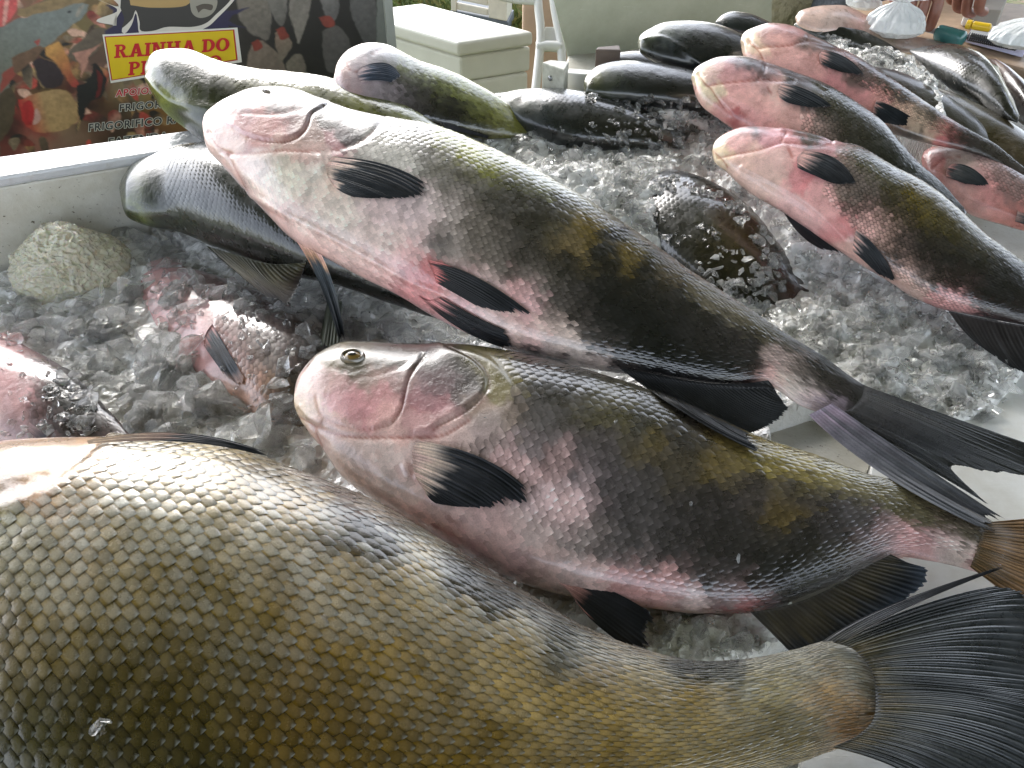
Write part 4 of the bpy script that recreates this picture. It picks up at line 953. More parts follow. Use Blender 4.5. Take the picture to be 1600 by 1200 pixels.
BOXF = [(0, 3, 2, 1), (4, 5, 6, 7), (0, 1, 5, 4), (1, 2, 6, 5), (2, 3, 7, 6), (3, 0, 4, 7)]

def solid(name, pts, mat, parent=None, bevel=0.004, segs=2, origin=None, faces=BOXF):
    o0 = np.zeros(3) if origin is None else np.asarray(origin)
    bm = bmesh.new()
    vs_ = [bm.verts.new(tuple(np.asarray(p) - o0)) for p in pts]
    for f in faces:
        bm.faces.new([vs_[i] for i in f])
    bmesh.ops.recalc_face_normals(bm, faces=bm.faces)
    if bevel:
        bmesh.ops.bevel(bm, geom=list(bm.edges), offset=bevel, segments=segs, profile=0.6, affect='EDGES')
    me = bpy.data.meshes.new(name)
    bm.to_mesh(me)
    bm.free()
    me.polygons.foreach_set('use_smooth', np.full(len(me.polygons), False))
    return add_obj(name, me, mat, parent)

def prism(name, poly_pts, ext, mat, parent=None, bevel=0.003, origin=None, segs=2):
    """polygon of world points pushed along a vector"""
    n = len(poly_pts)
    P = [np.asarray(p) for p in poly_pts] + [np.asarray(p) + np.asarray(ext) for p in poly_pts]
    F = [tuple(range(n)), tuple(range(2 * n - 1, n - 1, -1))] + [(i, i + n, (i + 1) % n + n, (i + 1) % n) for i in range(n)]
    return solid(name, P, mat, parent, bevel, segs, origin, F)

def tube(name, pts, rad, mat, parent=None, origin=None, na=10, caps=True, col=None):
    P = np.asarray(pts, float)
    r = np.full(len(P), rad) if np.isscalar(rad) else np.asarray(rad, float)
    T = nrm(np.gradient(P, axis=0))
    ref = np.array([0.13, 0.27, 0.95])
    a = nrm(np.cross(T, ref))
    b = np.cross(T, a)
    th = np.linspace(0, 2 * math.pi, na, endpoint=False)
    V = P[:, None] + r[:, None, None] * (a[:, None] * np.cos(th)[None, :, None] + b[:, None] * np.sin(th)[None, :, None])
    n = len(P)
    F = [tuple(f) for f in grid_faces(n, na, True)]
    if caps:
        F += [tuple(range(na)), tuple(range(n * na - 1, (n - 1) * na - 1, -1))]
    o0 = np.zeros(3) if origin is None else np.asarray(origin)
    me = mesh_np(name, V.reshape(-1, 3) - o0, F, col)
    return add_obj(name, me, mat, parent)

# ------------------------------------------------------------------ ground, far setting
GZ = -0.80
m, nt, b = new_mat('grass_and_earth')
n1 = add_noise(nt, 2.2, 6, 0.7)
n2 = add_noise(nt, 40, 5, 0.7)
c1 = mix_col(nt, ramp(nt, n2.outputs['Fac'], 0, 1), (0.045, 0.075, 0.018), (0.12, 0.15, 0.04))
c2 = mix_col(nt, ramp(nt, n2.outputs['Fac'], 0, 1), (0.16, 0.11, 0.07), (0.28, 0.21, 0.14))
nt.links.new(mix_col(nt, ramp(nt, n1.outputs['Fac'], 0, 1, 0.5, 0.62), c1, c2), b.inputs['Base Color'])
b.inputs['Roughness'].default_value = 0.9
bump(nt, b, n2.outputs['Fac'], 0.8, 0.03)
M_GROUND = m
k = 41
gx = np.sign(np.linspace(-1, 1, k)) * np.abs(np.linspace(-1, 1, k)) ** 3 * 600
GX, GY = np.meshgrid(gx, gx + 2, indexing='ij')
V = np.stack([GX.ravel(), GY.ravel(), GZ + 0.02 * fbm(np.stack([GX.ravel(), GY.ravel()], 1) / 1.5, 3) * (np.hypot(GX, GY).ravel() < 40)], 1)
o = add_obj('ground', mesh_np('ground', V, grid_faces(k, k)), M_GROUND)
o['kind'] = 'structure'
# grass blades where the lawn shows beyond the stall
gp = []
rs = np.random.RandomState(5)
for _ in range(5200):
    q = (rs.uniform(560, 850), rs.uniform(-40, 60))
    p = at_z([q], GZ)[0]
    p[:2] += rs.normal(0, 0.05, 2)
    h, a = rs.uniform(0.04, 0.12), rs.uniform(0, 6.28)
    d = np.array([math.cos(a), math.sin(a), 0])
    w = np.array([-d[1], d[0], 0]) * 0.006
    gp.append((p - w, p + w, p + d * h * 0.3 + np.array([0, 0, h * 0.7]), p + d * h * 0.75 + np.array([0, 0, h])))
V = np.array(gp).reshape(-1, 3)
idx = np.arange(len(gp))[:, None] * 4
F = np.concatenate([idx + np.array([[0, 1, 2]]), idx + np.array([[1, 3, 2]])])
gc = np.repeat(np.array([0.13, 0.17, 0.045]) * rs.uniform(0.6, 1.3, (len(gp), 1)) + (rs.rand(len(gp), 1) < 0.3) * np.array([0.12, 0.07, 0.03]), 4, 0)
M_BLADE = attr_mat('grass_blade', rough=(0.5, 0.7), coat=0, bumps=(), var=0.2)
o = add_obj('grass', mesh_np('grass', V, F, gc), M_BLADE)
o['kind'] = 'stuff'

# ------------------------------------------------------------------ stall: added shade canopy, table, bin, boards
M_TARP = plain_mat('pale_tarpaulin', (0.30, 0.31, 0.31), 0.6, 0.1, 3)
M_STEEL = plain_mat('galvanised_post', (0.4, 0.41, 0.42), 0.35, 0.2, 20, metal=0.8)
canopy = thing('shade_canopy', 'unseen tarpaulin roof on four metal posts, added to shade the stall and shape highlights', 'canopy', (0, 0, 0))
cx = np.linspace(-2.0, 3.0, 36)  # unseen roof added overhead, its edges set to shape shade and highlights
cyy = np.linspace(-2.4, 2.6, 30)
CX, CY = np.meshgrid(cx, cyy, indexing='ij')
CZ = 1.75 + 0.05 * np.sin(CX * 2.1) * np.cos(CY * 1.3) - 0.05 * ((CX - 0.2) / 2.8) ** 2
top = np.stack([CX, CY, CZ], -1).reshape(-1, 3)
nv = len(top)
F = grid_faces(36, 30)
me = mesh_np('tarpaulin', np.concatenate([top, top - [0, 0, 0.004]]), np.concatenate([F, F[:, ::-1] + nv]))
add_obj('tarpaulin', me, M_TARP, canopy)
for x in (-1.95, 2.9):
    for y in (-2.3, 2.5):
        tube('post', [(x, y, GZ), (x, y, 0.4), (x, y, 1.74)], 0.025, M_STEEL, canopy, na=12)

# dirty white paint / polystyrene
m, nt, b = new_mat('grubby_white_board')
na_ = add_noise(nt, 9, 6, 0.7)
nb_ = add_noise(nt, 160, 4, 0.75)
nc_ = add_noise(nt, 46, 5, 0.8, stretch=(0.35, 1, 1.6))
base = mix_col(nt, ramp(nt, na_.outputs['Fac'], 0, 1, 0.38, 0.7), (0.60, 0.59, 0.53), (0.40, 0.37, 0.29))
spk = mix_col(nt, ramp(nt, nb_.outputs['Fac'], 0, 1, 0.63, 0.69), base, (0.10, 0.08, 0.05))
nt.links.new(mix_col(nt, ramp(nt, nc_.outputs['Fac'], 0, 0.8, 0.66, 0.72), spk, (0.16, 0.12, 0.07)), b.inputs['Base Color'])
b.inputs['Roughness'].default_value = 0.4
bump(nt, b, nb_.outputs['Fac'], 0.3, 0.002)
M_GRUB = m
m, nt, b = new_mat('wet_white_rim')
na_ = add_noise(nt, 30, 5, 0.7)
nt.links.new(mix_col(nt, ramp(nt, na_.outputs['Fac'], 0, 1, 0.55, 0.75), (0.52, 0.53, 0.54), (0.36, 0.34, 0.30)), b.inputs['Base Color'])
b.inputs['Roughness'].default_value = 0.2
b.inputs['Coat Weight'].default_value = 0.6
bump(nt, b, add_noise(nt, 70, 3).outputs['Fac'], 0.5, 0.004)
M_RIM = m
# scratched cutting board
m, nt, b = new_mat('scratched_white_board')
na_ = add_noise(nt, 14, 5, 0.7)
s1 = add_noise(nt, 26, 6, 0.85, stretch=(1, 14, 1))
s2 = add_noise(nt, 26, 6, 0.85, stretch=(12, 1.5, 1))
base = mix_col(nt, ramp(nt, na_.outputs['Fac'], 0, 1, 0.4, 0.7), (0.72, 0.72, 0.68), (0.56, 0.54, 0.47))
base = mix_col(nt, ramp(nt, s1.outputs['Fac'], 0, 0.8, 0.66, 0.72), base, (0.30, 0.28, 0.23))
nt.links.new(mix_col(nt, ramp(nt, s2.outputs['Fac'], 0, 0.7, 0.68, 0.73), base, (0.34, 0.31, 0.26)), b.inputs['Base Color'])
b.inputs['Roughness'].default_value = 0.28
b.inputs['Coat Weight'].default_value = 0.4
bump(nt, b, s1.outputs['Fac'], 0.25, 0.001)
M_BOARD = m
M_WHITE = plain_mat('white_plastic', (0.78, 0.78, 0.75), 0.35, 0.06, 12)
M_CREAM = plain_mat('cream_plastic', (0.70, 0.69, 0.60), 0.4, 0.1, 10)

ZR = 0.12
fa, fb = at_z([(0, 277), (322, 225)], ZR)
ra = at_z([(0, 244)], ZR)[0]
ed = nrm(fb - fa)
wd = np.array([-ed[1], ed[0], 0.0])
W_R = float((ra - fa) @ wd)
corner = at_z([(842, 124)], ZR)[0]
a0 = fa - ed * 0.5
len_r = float((corner - a0) @ ed)
table = thing('market_table', 'long grubby white market table carrying the ice, the bin and the fish', 'table', (0.3, 0.9, GZ))
tq_ = [np.array([-1.15, 0.05, -0.025]), np.array([2.2, 0.05, -0.025]), np.array([2.2, 1.8, -0.025]), np.array([corner[0] + 0.09, 1.8, -0.025])]
tq_ += [(a0 + ed * (len_r + 0.03) + wd * (W_R + 0.01)) * [1, 1, 0] + [0, 0, -0.025], (a0 - ed * 0.3 + wd * (W_R + 0.01)) * [1, 1, 0] + [0, 0, -0.025]]
prism('table_top', tq_, (0, 0, -0.04), M_GRUB, table, 0.004, origin=(0.3, 0.9, GZ))
for x in (-0.9, 2.0):
    for y in (0.15, 0.75 if x < 0 else 1.7):
        solid('leg', [p - np.array([0.3, 0.9, GZ]) for p in box_pts((x - .03, y - .03, GZ), (.06, 0, 0), (0, .06, 0), (0, 0, -0.066 - GZ))], M_STEEL, table, 0.004)

bin_o = thing('fish_bin', 'grubby white wooden bin wall with a wet rim, behind the ice at left', 'bin', a0 * [1, 1, 0] + [0, 0, -0.02])
o0 = np.array(bin_o.location)
solid('back_wall', box_pts(a0 + wd * 0.004 - [0, 0, ZR + 0.02], ed * (len_r - 0.01), wd * 0.012, (0, 0, ZR + 0.007)), M_GRUB, bin_o, 0.003, origin=o0)
fe_ = a0 + ed * len_r
prism('rim', [a0, fe_] + [at_z([q], ZR)[0] for q in ((846, 137), (560, 168), (310, 201), (0, 244), (-700, 341))], (0, 0, -0.012), M_RIM, bin_o, 0.003, origin=o0)

ledge = prism('tray_floor', [at_z([q], 0.004)[0] for q in [(1120, 560), (1364, 716), (1352, 745), (1300, 860), (1050, 760)]], (0, 0, -0.02), M_GRUB, bevel=0.002)
tag(ledge, 'stained white tray floor showing between the topmost and middle fish', 'tray')
m_mat = prism('cutting_board', [at_z([q], 0.012)[0] for q in [(1364, 716), (1235, 1260), (1240, 1420), (2100, 1420), (1900, 690), (1640, 560), (1600, 575)]], (0, 0, -0.012), M_BOARD, bevel=0.002)
tag(m_mat, 'scratched white cutting board under the tails at right', 'cutting board')

# white corner post with its screw, and the side wall that starts there
zt = 0.155
qs = [(847, 97), (860, 93), (889, 96), (882, 109)]
post = thing('corner_post', 'worn whitish square post with a dark screw at the far bin corner', 'post', at_z([qs[3]], zt)[0] * [1, 1, 0])
o0 = np.array(post.location)
M_POST = plain_mat('worn_white_paint', (0.60, 0.60, 0.52), 0.45, 0.3, 60, col2=(0.33, 0.32, 0.26))
prism('block', [at_z([q], zt)[0] for q in qs], (0, 0, -0.17), M_POST, post, 0.002, o0)
c = at_z([(860, 122)], 0.12)[0]
fn = nrm(np.cross(at_z([qs[3]], zt)[0] - at_z([qs[0]], zt)[0], [0, 0, 1.0]))
fn = fn if fn @ (CAM - c) > 0 else -fn
p0q = at_z([qs[0]], zt)[0]
c = on_plane([(860, 122)], p0q, fn)[0]
tube('screw', [c - fn * 0.002, c + fn * 0.002], 0.0035, M_STEEL, post, o0)
s0, s1_ = at_z([(886, 108), (940, 112)], 0.14)
sd = nrm(s1_ - s0)
side = solid('bin_side_board', box_pts(s0 - [0, 0, 0.17], sd * float(np.linalg.norm(s1_ - s0)), np.array([-sd[1], sd[0], 0]) * 0.02, (0, 0, 0.165)), M_WHITE, None, 0.002)
tag(side, 'pale grey side board running right from the corner post', 'board')

# ------------------------------------------------------------------ banner
bn0 = ra + wd * 0.60
bnn = -wd                                     # faces the camera
def ban(px, off=0.0):
    return on_plane(px, bn0 + bnn * off, bnn)
e0 = ban([(602, 40)])[0]
banner = thing('banner', 'printed fish shop banner with a yellow sign panel, standing behind the bin', 'banner', (e0[0], e0[1], GZ))
o0 = np.array(banner.location)
Lb = 1.75
nu, nvv = 760, 250
uu = np.linspace(0, Lb, nu)
ztop = ban([(0, -14)])[0][2]
zlow = ban([(0, 275)])[0][2]
zz = np.linspace(zlow, ztop, nvv)
Ug, Zg = np.meshgrid(uu, zz, indexing='ij')
Pb = e0[None] * [1, 1, 0] - ed[None] * Ug.reshape(-1, 1) + np.array([[0, 0, 1.0]]) * Zg.reshape(-1, 1)
bp = proj(Pb)
wq = bp + np.stack([3.0 * fbm(bp / 14, 61), 3.0 * fbm(bp / 14, 62)], 1)
bcol = colour_field(bp, [(10, 20, 190, 70, 70), (40, 8, 150, 120, 90), (75, 18, 128, 108, 76), (100, 5, 120, 60, 50), (110, 75, 150, 120, 80), (140, 40, 150, 138, 90), (150, 100, 90, 78, 62), (135, 90, 96, 84, 72), (120, 85, 40, 32, 30), (65, 110, 40, 30, 34), (85, 100, 176, 132, 84), (95, 90, 160, 116, 70),
                         (75, 120, 46, 34, 40), (110, 130, 130, 56, 46), (100, 118, 120, 60, 44), (125, 130, 30, 26, 26), (120, 170, 26, 24, 26), (150, 145, 110, 30, 24), (130, 110, 186, 130, 110), (140, 115, 180, 120, 108), (40, 130, 180, 86, 70), (60, 135, 36, 30, 30), (20, 150, 60, 52, 44), (12, 190, 70, 56, 42), (25, 210, 36, 30, 28),
                         (80, 160, 160, 128, 70), (60, 150, 150, 120, 74), (48, 180, 176, 52, 50), (60, 195, 190, 60, 56), (90, 195, 176, 130, 100), (110, 190, 150, 120, 92), (70, 210, 160, 60, 46), (60, 225, 176, 130, 108), (100, 225, 150, 122, 104), (20, 235, 170, 60, 54), (150, 190, 150, 96, 70), (150, 170, 36, 30, 28), (180, 150, 150, 110, 60), (200, 135, 170, 160, 130), (240, 150, 170, 140, 80),
                         (200, 165, 30, 26, 24), (180, 200, 90, 60, 40), (230, 195, 140, 50, 30), (260, 170, 160, 110, 50), (200, 215, 70, 56, 46), (-60, 100, 130, 90, 70), (-100, 180, 60, 50, 44), (375, 40, 70, 62, 58), (380, 100, 90, 84, 78), (400, 80, 40, 36, 34), (420, 110, 36, 30, 28), (470, 60, 34, 30, 28), (520, 30, 40, 36, 36), (560, 80, 38, 36, 36), (590, 100, 60, 58, 56), (440, 20, 60, 54, 50), (500, 120, 30, 26, 26)],
                    61, warp=(20, 8, 6, 3), power=2.2)
def soft_mask(poly):
    P = even_curve(list(poly) + [poly[0]], 60)
    lo, hi = P.min(0) - 4, P.max(0) + 4
    ii = np.where((wq > lo).all(1) & (wq < hi).all(1))[0]
    d_, _ = seg_dist(wq[ii], P)
    sd_ = np.where(in_poly(wq[ii], P), -d_, d_)
    return ii, np.clip(0.5 - sd_ / 2.4, 0, 1)[:, None]
def paint(poly, c, soft=None, tex=0.12):
    ii, a_ = soft_mask(poly)
    cc = srgb(c) * (1 + tex * 2.5 * fbm(bp[ii] / 6, 63))[:, None]
    bcol[ii] = bcol[ii] * (1 - a_) + cc * a_
def paint_grad(poly, c1, c2, p1, p2, tex=0.1, line=None):
    ii, a_ = soft_mask(poly)
    p1, p2 = np.array(p1, float), np.array(p2, float)
    t = np.clip(((bp[ii] - p1) @ (p2 - p1)) / ((p2 - p1) @ (p2 - p1)), 0, 1)[:, None]
    cc = (srgb(c1) * (1 - t) + srgb(c2) * t) * (1 + tex * 3 * fbm(bp[ii] / 5, 64))[:, None]
    bcol[ii] = bcol[ii] * (1 - a_) + cc * a_
_rs = np.random.RandomState(8)
_pal = [(176, 70, 60), (190, 130, 110), (150, 116, 76), (60, 44, 40), (120, 104, 84), (30, 27, 27), (200, 160, 140), (96, 80, 64), (168, 140, 96), (120, 50, 44)]
for _k in range(150):
    _c = np.array([_rs.uniform(-90, 270), _rs.uniform(-15, 262)])
    _a, _l, _w = _rs.uniform(0, 3.14), _rs.uniform(9, 26), _rs.uniform(3.5, 9)
    _t = np.linspace(0, 6.283, 9)[:-1]
    _e = np.stack([np.cos(_t) * _l, np.sin(_t) * _w * (1 - 0.5 * np.cos(_t))], 1)
    _e = _e @ np.array([[math.cos(_a), math.sin(_a)], [-math.sin(_a), math.cos(_a)]]) + _c
    _i, _j = _rs.randint(len(_pal)), _rs.randint(len(_pal))
    paint_grad([tuple(v) for v in _e], _pal[_i], _pal[_j], tuple(_c - _w), tuple(_c + _w), 0.16)
paint_grad([(30, 156), (52, 146), (80, 141), (108, 146), (120, 168), (122, 188), (100, 204), (78, 206), (52, 204), (36, 186)], (172, 48, 46), (168, 138, 96), (36, 180), (72, 170))
paint([(36, 160), (46, 156), (56, 176), (50, 196), (36, 186)], (166, 36, 40))
paint([(56, 170), (60, 170), (62, 188), (52, 194)], (190, 150, 140))
paint([(50, 90), (70, 92), (90, 104), (100, 126), (84, 138), (66, 132), (54, 112)], (44, 32, 38))
paint_grad([(70, 72), (92, 66), (104, 90), (112, 112), (122, 132), (112, 136), (98, 112), (84, 96), (72, 86)], (190, 140, 78), (150, 60, 52), (80, 80), (116, 132))
paint([(118, 134), (136, 128), (146, 104), (142, 102), (152, 100), (166, 124), (160, 150), (140, 160), (128, 190), (122, 176), (120, 156)], (22, 22, 25))
paint([(150, 108), (160, 120), (158, 146), (150, 152), (154, 132)], (96, 24, 28))
paint([(108, 80), (130, 60), (150, 44), (170, 50), (160, 66), (148, 84), (120, 96), (106, 90)], (96, 84, 72))
paint([(112, 84), (140, 76), (158, 68), (142, 84), (136, 100), (126, 122), (128, 104), (118, 92)], (176, 128, 112))
paint([(28, 14), (70, 2), (100, -6), (128, -10), (128, 4), (76, 22), (30, 26)], (134, 112, 80))
paint([(-4, -10), (24, -10), (26, 10), (16, 30), (-4, 40)], (196, 84, 84))
paint([(6, 0), (12, 0), (10, 34), (4, 36)], (210, 150, 140))
paint_grad([(-60, 60), (0, 42), (22, 32), (60, 22), (100, 12), (128, 3), (137, 5), (136, 16), (122, 32), (104, 48), (88, 60), (74, 70), (52, 80), (42, 96), (26, 112), (16, 130), (8, 160), (-10, 190), (-60, 220)], (118, 124, 122), (104, 106, 96), (60, 20), (20, 110), 0.07)
for kx in range(7):
    paint([(4 + kx * 4, 116 - kx * 3), (9 + kx * 4, 112 - kx * 3), (2 + kx * 3, 142 - kx * 3), (-2 + kx * 3, 142 - kx * 3)], (142, 66, 56), tex=0.05)
paint([(18, 92), (36, 82), (60, 72), (66, 78), (44, 100), (24, 114)], (104, 78, 60))
paint([(52, 64), (62, 60), (58, 72)], (150, 70, 64))
paint([(106, 18), (111, 17), (111, 20), (107, 21)], (40, 42, 48), tex=0)
paint([(122, 12), (132, 6), (124, 22), (118, 26)], (146, 140, 130))
paint([(-60, 200), (-20, 170), (8, 140), (26, 150), (20, 190), (6, 215), (-20, 240), (-60, 250)], (74, 62, 46))
# right half: fish hanging heads down on black
for poly, c1, c2 in [([(370, -20), (400, -20), (420, 10), (424, 40), (418, 62), (406, 60), (384, 44), (372, 20)], (120, 112, 102), (96, 90, 84)), ([(412, -20), (440, -20), (448, 14), (442, 40), (430, 30), (418, 8)], (116, 112, 106), (92, 88, 84)),
                     ([(452, -20), (484, -20), (484, 20), (474, 50), (466, 68), (460, 48), (452, 20)], (112, 106, 100), (120, 114, 106)), ([(494, -20), (524, -20), (530, 10), (520, 34), (506, 20)], (118, 114, 112), (88, 86, 86)),
                     ([(392, 70), (410, 64), (430, 80), (446, 106), (440, 130), (390, 130), (386, 96)], (122, 108, 96), (104, 92, 82)), ([(430, 52), (440, 48), (456, 66), (448, 84), (436, 100), (432, 76)], (126, 106, 92), (110, 100, 88)),
                     ([(448, 100), (460, 84), (474, 90), (480, 112), (474, 130), (452, 130)], (112, 104, 92), (96, 88, 80)), ([(504, 50), (524, 40), (542, 56), (552, 90), (540, 110), (510, 110)], (84, 80, 78), (70, 68, 68)),
                     ([(546, -20), (580, -20), (588, 30), (584, 70), (566, 62), (548, 20)], (86, 84, 84), (70, 70, 70))]:
    paint_grad(poly, c1, c2, poly[0], poly[len(poly) // 2], 0.1)
for poly in ([(392, 66), (402, 62), (410, 74), (398, 80)], [(432, 46), (444, 42), (452, 58), (440, 62)], [(500, 28), (516, 26), (522, 40), (508, 42)]):
    paint(poly, (120, 48, 38))
paint([(590, -60), (640, -60), (640, 160), (590, 160)], (104, 108, 104), tex=0.03)
# dark blue star and the white-edged fish on top of the sign
paint([(150, 36), (180, 22), (160, 4), (190, 12), (190, -30), (380, -30), (352, 16), (392, 12), (356, 30), (384, 44), (352, 40), (350, 56), (170, 58), (176, 40)], (40, 36, 70), tex=0.04)
M_PRINT = attr_mat('banner_print', rough=(0.4, 0.55), coat=0.15, bumps=((30, 0.15, 0.003),), var=0.05, coat_rough=0.3)
n1 = len(Pb)
Fb = grid_faces(nu, nvv)
add_obj('printed_sheet', mesh_np('printed_sheet', np.concatenate([Pb, Pb + wd * 0.003]) - o0, np.concatenate([Fb, Fb[:, ::-1] + n1]), np.concatenate([bcol, bcol])), M_PRINT, banner)
M_FRAME = plain_mat('grey_frame', (0.34, 0.36, 0.34), 0.45)
solid('frame', box_pts(e0 * [1, 1, 0] + np.array([0, 0, GZ]) + ed * 0.001 - wd * 0.004, ed * 0.018, wd * 0.018, (0, 0, ztop + 0.004 - GZ)), M_FRAME, banner, 0.001, origin=o0)
banner_layers = [0]
def flat(name, polys, col, off, rough=0.45):
    """flat print: polygons given in photograph pixels, laid on the banner's plane"""
    V, F, n = [], [], 0
    for i, poly in enumerate(polys):
        P = ban(poly, off + i * 2e-5) - o0
        V.append(P)
        F.append(tuple(range(n, n + len(P))))
        n += len(P)
    me = mesh_np(name, np.concatenate(V), F, smooth=False)
    mt = plain_mat('print_' + name, tuple(srgb(col)), rough, 0.05, 60)
    return add_obj(name, me, mt, banner)
flat('print_outline', [even_curve([(176, 40), (192, 14), (196, 30), (190, 48), (196, 52), (206, 38), (212, 20), (215, 34), (218, 52), (232, 53), (252, 50), (300, 50), (324, 42), (340, 28), (366, 0), (372, -20), (180, -20), (186, 10), (150, -2), (184, 16), (150, 32), (182, 40)], 160)], (214, 208, 200), 0.0006)
flat('print_fish', [even_curve([(188, 12), (194, 30), (190, 44), (206, 30), (212, 16), (218, 34), (220, 48), (240, 48), (262, 42), (300, 42), (322, 36), (338, 22), (360, 0), (362, -18), (190, -18)], 120)], (58, 56, 56), 0.0009)
flat('print_fish_back', [even_curve([(204, 8), (240, 12), (292, 8), (292, -16), (200, -16)], 40)], (176, 146, 96), 0.0011)
flat('print_fish_head', [even_curve([(296, 0), (300, 20), (312, 28), (328, 24), (338, 12), (338, -4), (320, -16), (300, -10)], 40)], (150, 146, 136), 0.0012)
flat('print_fish_mouth', [even_curve([(306, 10), (318, 6), (332, 8), (330, 16), (318, 14), (310, 20)], 40)], (84, 76, 70), 0.0014)
flat('sign_border', [[(160, 54), (371, 43), (378, 97), (173, 130)]], (226, 222, 214), 0.0014)
flat('sign_edge', [[(163, 57), (366, 46), (371.5, 94), (174, 126)]], (176, 34, 34), 0.0017)
flat('sign_panel', [[(165, 58.5), (364, 47.5), (369, 92.5), (175.5, 124.5)]], (222, 190, 24), 0.0020)
# slab-serif letters
def rect(x0, y0, x1, y1):
    return [(x0, y0), (x1, y0), (x1, y1), (x0, y1)]
def ring(cx, cy, rx, ry, tx, ty, a0, a1, n=18):
    out = []
    for i in range(n):
        t0, t1 = R(a0 + (a1 - a0) * i / n), R(a0 + (a1 - a0) * (i + 1) / n)
        out.append([(cx + rx * math.cos(t0), cy + ry * math.sin(t0)), (cx + rx * math.cos(t1), cy + ry * math.sin(t1)),
                    (cx + (rx - tx) * math.cos(t1), cy + (ry - ty) * math.sin(t1)), (cx + (rx - tx) * math.cos(t0), cy + (ry - ty) * math.sin(t0))])
    return out
def stem(x, w=0.22, s=0.09, h=0.13):
    return [rect(x, 0, x + w, 1), rect(x - s, 0, x + w + s, h), rect(x - s, 1 - h, x + w + s, 1)]
SLAB = {'R': (stem(0.1) + ring(0.40, 0.74, 0.30, 0.26, 0.2, 0.12, -90, 90) + [rect(0.3, 0.88, 0.41, 1), rect(0.3, 0.48, 0.41, 0.6), [(0.34, 0.5), (0.56, 0.5), (0.80, 0.0), (0.56, 0.0)], rect(0.56, 0, 0.88, 0.13)], 0.90),
        'A': ([[(0.36, 1), (0.54, 1), (0.32, 0), (0.10, 0)], [(0.36, 1), (0.60, 1), (0.88, 0), (0.62, 0)], rect(0.28, 0.25, 0.68, 0.38), rect(0.0, 0, 0.36, 0.13), rect(0.54, 0, 0.98, 0.13)], 0.96),
        'I': (stem(0.12), 0.46), 'N': (stem(0.1, 0.17) + stem(0.62, 0.17) + [[(0.1, 1), (0.32, 1), (0.79, 0), (0.58, 0)]], 0.92),
        'H': (stem(0.1) + stem(0.58) + [rect(0.3, 0.43, 0.6, 0.57)], 0.92),
        'D': (stem(0.1) + ring(0.36, 0.5, 0.46, 0.5, 0.24, 0.13, -90, 90) + [rect(0.3, 0.87, 0.37, 1), rect(0.3, 0, 0.37, 0.13)], 0.86),
        'O': (ring(0.44, 0.5, 0.42, 0.52, 0.23, 0.13, 0, 360, 36), 0.90), 'P': (stem(0.1) + ring(0.40, 0.72, 0.32, 0.28, 0.21, 0.13, -90, 90) + [rect(0.3, 0.87, 0.41, 1), rect(0.3, 0.44, 0.41, 0.57)], 0.78),
        'E': (stem(0.1) + [rect(0.3, 0.87, 0.74, 1), rect(0.3, 0.44, 0.58, 0.57), rect(0.3, 0, 0.76, 0.13), rect(0.62, 0.7, 0.74, 1), rect(0.64, 0, 0.76, 0.32)], 0.82),
        'S': (ring(0.36, 0.74, 0.30, 0.27, 0.19, 0.12, 30, 270) + ring(0.36, 0.27, 0.32, 0.28, 0.2, 0.12, -150, 90) + [rect(0.56, 0.66, 0.66, 1), rect(0.04, 0, 0.14, 0.34)], 0.74),
        'C': (ring(0.44, 0.5, 0.42, 0.52, 0.23, 0.13, 40, 320, 30) + [rect(0.70, 0.64, 0.80, 1)], 0.84), ' ': ([], 0.34)}
def slab_text(s, x0, y0, x1, y1, h0, h1, col, off, name):
    tot = sum(SLAB[ch][1] for ch in s)
    polys, w = [], 0
    for ch in s:
        ps, adv = SLAB[ch]
        for p in ps:
            out = []
            for (a, bb) in p:
                f = (w + a) / tot
                h = h0 + (h1 - h0) * f
                out.append((x0 + (x1 - x0) * f + bb * 1.0, y0 + (y1 - y0) * f - bb * h))
            polys.append(out)
        w += adv
    flat(name, polys, col, off)
slab_text('RAINHA DO', 178, 91, 359, 79, 21, 20, (196, 26, 38), 0.0024, 'sign_words')
slab_text('PESCADO', 200, 118, 347, 106, 21, 20, (196, 26, 38), 0.0024, 'sign_words')
def font_text(s, x0, y0, x1, y1, h, col, edge, off, name):
    for grow, cc, oo in ((0.075, edge, off), (0.016, col, off + 0.0006)):
        cu = bpy.data.curves.new(name, 'FONT')
        cu.body = s
        cu.offset = grow
        cu.space_character = 1.12
        cu.resolution_u = 4
        ob = bpy.data.objects.new(name, cu)
        me0 = ob.to_mesh()
        co = np.array([v.co for v in me0.vertices])[:, :2]
        F = [tuple(p.vertices) for p in me0.polygons]
        if grow == 0.075:
            ob.to_mesh_clear()
            cu.offset = 0.0
            me0 = ob.to_mesh()
            base = np.array([v.co for v in me0.vertices])[:, :2]
            font_text.rng = (base[:, 0].min(), base[:, 0].max())
        ob.to_mesh_clear()
        bpy.data.objects.remove(ob)
        lo, hi = font_text.rng
        f = (co[:, 0] - lo) / (hi - lo)
        q = np.stack([x0 + (x1 - x0) * f + 0.08 * co[:, 1] * h, y0 + (y1 - y0) * f - co[:, 1] / 0.70 * h], 1)
        me = mesh_np(name, ban(q, oo) - o0, F, smooth=False)
        add_obj(name, me, plain_mat('print_' + name, tuple(srgb(cc)), 0.45, 0.04, 60), banner)
font_text('APOIO:', 181, 151, 236, 146, 10.5, (196, 40, 60), (216, 208, 200), 0.0008, 'print_words')
font_text('FRIGORIFICO', 187, 174, 300, 163, 11, (52, 54, 58), (206, 206, 200), 0.0008, 'print_words')
font_text('FRIGORIFICO RAINHA', 139, 205, 330, 187, 11.5, (52, 54, 58), (206, 206, 200), 0.0008, 'print_words')
font_text('FAZENDA', 170, 227, 262, 217, 11, (52, 54, 58), (206, 206, 200), 0.0008, 'print_words')

